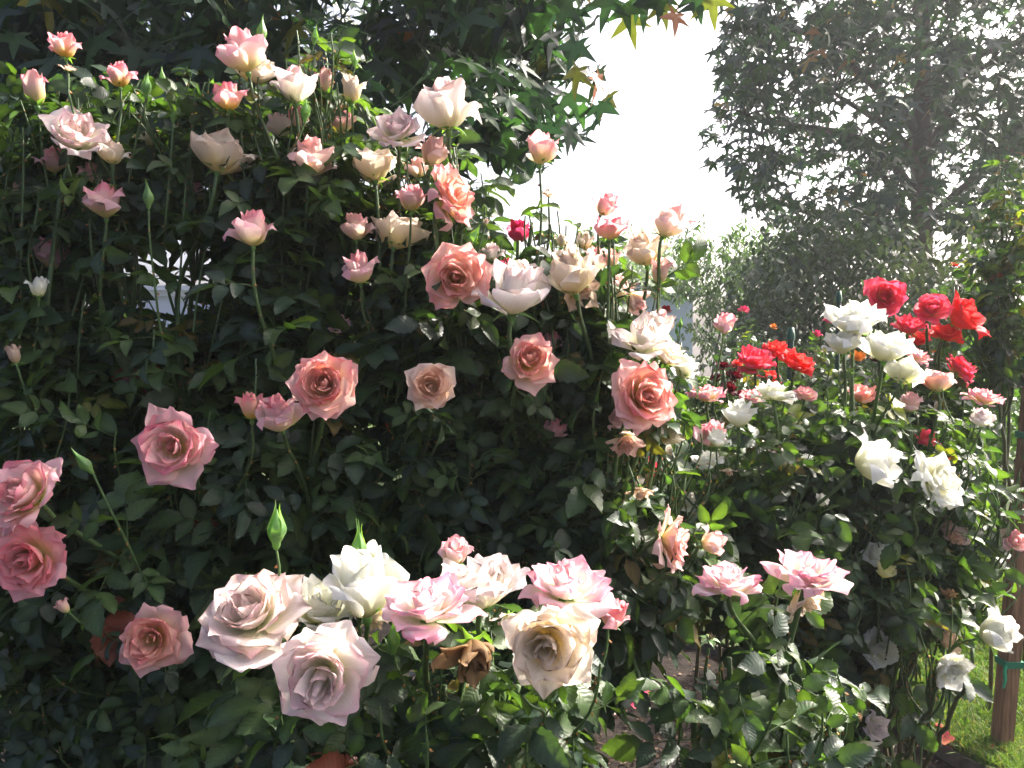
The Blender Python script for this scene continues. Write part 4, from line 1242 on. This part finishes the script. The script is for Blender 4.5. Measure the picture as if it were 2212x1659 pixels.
bush('rose_bush', 'climbing rose with yellowing leaves tied to the wooden post at the right edge', gxy(2190, 2.98),
     [(2168, 352, 22, 2.9, 'hip', '', (.1, 1, .1)), (2150, 640, 24, 2.9, 'spent', 'fade', (-.3, .8, .2))],
     [([(2110, 420), (2170, 300), (2260, 280), (2260, 640), (2120, 640)], 22, 2.8, 3.1), ([(1990, 640), (2110, 590), (2200, 620), (2200, 700), (2050, 690)], 14, 2.75, 3.0)],
     [(2170, 420, 2.95), (2230, 380, 3.0), (2140, 600, 2.9), (2200, 640, 2.95)], 10, leaf=.9, warm=.12, limit=120)
bush('rose_bush', 'distant red rose bush in front of the grey-green shrub', gxy(2110, 4.4),
     [(2135, 592, 30, 4.3, 'open', 'red', (0, .7, .6)), (2062, 572, 18, 4.4, 'open', 'red', (.1, .7, .5)), (2112, 738, 40, 3.9, 'open', 'white', (0, .6, .7)), (2080, 715, 24, 4.2, 'open', 'magenta', (0, .8, .5))],
     [([(2030, 640), (2080, 560), (2160, 560), (2200, 720), (2040, 760)], 26, 4.1, 4.7)],
     [(2060, 620, 4.4), (2130, 620, 4.4), (2110, 740, 4.2)], 11, limit=60)
bush('rose_bush', 'distant magenta rose bush left of the garden stakes', gxy(1640, 5.0),
     [(1607, 668, 26, 5.0, 'open', 'magenta', (0, .8, .5)), (1790, 690, 30, 4.6, 'open', 'magenta', (0, .8, .5)), (1670, 705, 16, 4.8, 'open', 'orange', (0, .8, .5)), (1765, 720, 22, 4.6, 'half', 'magenta', (0, .9, .3))],
     [([(1560, 740), (1600, 690), (1700, 720), (1800, 710), (1830, 800), (1560, 820)], 40, 4.6, 5.3)],
     [(1610, 730, 5.0), (1680, 750, 4.9), (1780, 740, 4.7)], 12, limit=60)

# ----------------------------------------------------------------- post, stakes, fallen petals
M_WOOD = solid('cedar_post', .85, .2, 22, .42, .8, (5, 5, .35), .006)
M_TAPE = solid('green_tape', .5, .4, 40, .05, .1)
def post():
    p = on_ground(2160, 1655); d = project(p)[2]
    o = empty('wooden_post', (p[0], p[1], 0), 'square reddish-brown wooden post with green tie tape at the right edge', 'post')
    top = at(2222, 570, d)
    lean = np.array([top[0] - p[0], 0.0, 1]) / 1.0
    h = top[2]; w = .054
    R = np.eye(3); ang = math.atan2(top[0] - p[0], h)
    g = Geo()
    n = 12
    cs = np.array([[-1, -1], [-.86, -1], [.86, -1], [1, -1], [1, 1], [-1, 1]]) * w / 2
    cs[0] += [0, .008]; cs[3] += [0, .008]
    V = []
    for k in range(n):
        z = -.1 + (h + .1) * k / (n - 1)
        V.append(np.c_[cs + [math.tan(ang) * z, 0], np.full(6, z)])
    V = np.concatenate(V); Fc = []
    for k in range(n - 1):
        for s in range(6):
            a, b = k * 6 + s, k * 6 + (s + 1) % 6
            Fc += [[a, b, b + 6], [a, b + 6, a + 6]]
    m = (n - 1) * 6
    Fc += [[m, m + 1, m + 2], [m, m + 2, m + 3], [m, m + 3, m + 4], [m, m + 4, m + 5]]
    g.add(V, Fc, lin((126, 94, 72)))
    link('shaft', g.mesh('shaft', M_WOOD, False), o)
    for yy in (1425, 935, 775):
        z = at(2180, yy, d)[2]
        gg = Geo(); v, f = box(math.tan(ang) * z, 0, z, w + .012, w + .012, .022); gg.add(v, f, lin((28, 112, 84)))
        gg.add(*tube(np.array([[-.03, -.028, 0], [-.036, -.032, -.02], [-.034, -.034, -.05], [-.038, -.032, -.08]]) + [math.tan(ang) * z, 0, z], [.006, .006, .006, .004], 5, lin((30, 150, 110))))
        link('tie_tape', gg.mesh('tape', M_TAPE, False), o)
    return o
post()

def stake(x, ytop, d, w, label):
    t = at(x, ytop, d)
    o = empty('garden_stake', (t[0], t[1], 0), label, 'stake')
    g = Geo(); h = t[2]
    g.add(*tube(np.array([[0, 0, -.1], [0, 0, h * .5], [.004, 0, h - .01], [.004, 0, h]]), [w, w, w, w * .8], 8, lin((36, 64, 52))))
    link('pole', g.mesh('pole', M_TAPE), o)
    g = Geo(); g.add(*tube(np.array([[.004, 0, h - .03], [.004, 0, h - .015], [.004, 0, h + .012]]), [w * 1.25, w * 1.3, w * .9], 8, lin((34, 84, 66))))
    link('cap', g.mesh('cap', M_TAPE), o)
stake(1706, 715, 2.75, .011, 'green metal garden stake standing behind the coral roses')
stake(1810, 635, 3.1, .009, 'dark metal garden stake rising behind the topmost white rose')

def fallen(x, y, z, pal, label, seed, s=.04):
    rng = np.random.default_rng(seed)
    p = on_ground(x, y, z)
    v, f, c = petal(rng, s, s * .95, (80, 70, 60), 0, .5, .08, .03, PAL[pal], .3, nu=6, nv=6)
    v = rotz(v - v.mean(0), rng.uniform(0, 6.28))
    v[:, 2] -= v[:, 2].min() - .002
    o = link('fallen_petal', arr_mesh('petal', v, f, c, M_PETAL), None, Matrix.Translation(p))
    tag(o, label, 'petal', 'petals fallen on the ground')
fallen(2040, 1578, LAWN_Z + .03, 'coral', 'upper of two coral petals lying on the lawn', 1, .07)
fallen(2042, 1602, LAWN_Z + .03, 'coral', 'lower of two coral petals lying on the lawn', 2, .07)
fallen(2150, 1620, LAWN_Z + .03, 'red', 'red petal in the grass beside the wooden post', 3, .05)
fallen(1398, 1500, .015, 'magenta', 'magenta petal lying highest on the bare soil', 4, .05)
fallen(1372, 1528, .015, 'magenta', 'magenta petal on the soil just below the highest one', 5, .04)
fallen(1332, 1545, .015, 'pinkw', 'pale pink petal on bare soil right of the cream rose', 6, .045)
fallen(1622, 1640, .015, 'coral', 'coral petal on the soil at the bottom edge', 7, .035)
fallen(1920, 1610, .015, 'whitep', 'white petal lying on the bed beside the edging', 8, .06)

# litter: dry leaves and chips on the bed
def litter():
    rng = np.random.default_rng(17)
    items = []
    protos = [mini_leaf(900 + i, c, .035, .5) for i, c in enumerate([lin((92, 74, 58)), lin((74, 58, 44)), lin((112, 94, 76)), lin((66, 50, 38))])]
    for k in range(5200):
        p = on_ground(rng.uniform(900, 2150), 1330 + 420 * rng.uniform())
        if lawn_side(p[0], p[1]) > -.03: continue
        a = rng.uniform(0, 6.28); R = frame_z(unit(np.array([rng.normal(0, .4), rng.normal(0, .4), 1])), a) * rng.uniform(.2, .9)
        items.append((rng.integers(4), R, p + np.array([0, 0, .012])))
    return merge(protos, items)
M_LITTER = leafy('leaf_litter', .8, .1, spec=.2, noise_amt=.3)
tag(link('leaf_litter', arr_mesh('litter', *litter(), M_LITTER)), 'dry leaf litter scattered over the soil of the rose bed', 'leaf litter', kind='stuff')

# ----------------------------------------------------------------- haze: added scattering volume that imitates veiling lens glare
def haze():
    m, nt, out = new_mat('haze')
    pv = nt.nodes.new('ShaderNodeVolumePrincipled')
    pv.inputs['Color'].default_value = (.93, .96, 1.0, 1)
    pv.inputs['Density'].default_value = 0.0026
    pv.inputs['Anisotropy'].default_value = 0.35
    nt.links.new(pv.outputs[0], out.inputs['Volume'])
    v, f = box(0, 22, 5.2, 110, 60, 12.4)
    tag(link('haze', arr_mesh('haze', v, f, np.ones((8, 3)), m, False)), 'thin bright haze filling the garden air', 'haze', kind='stuff')
haze()
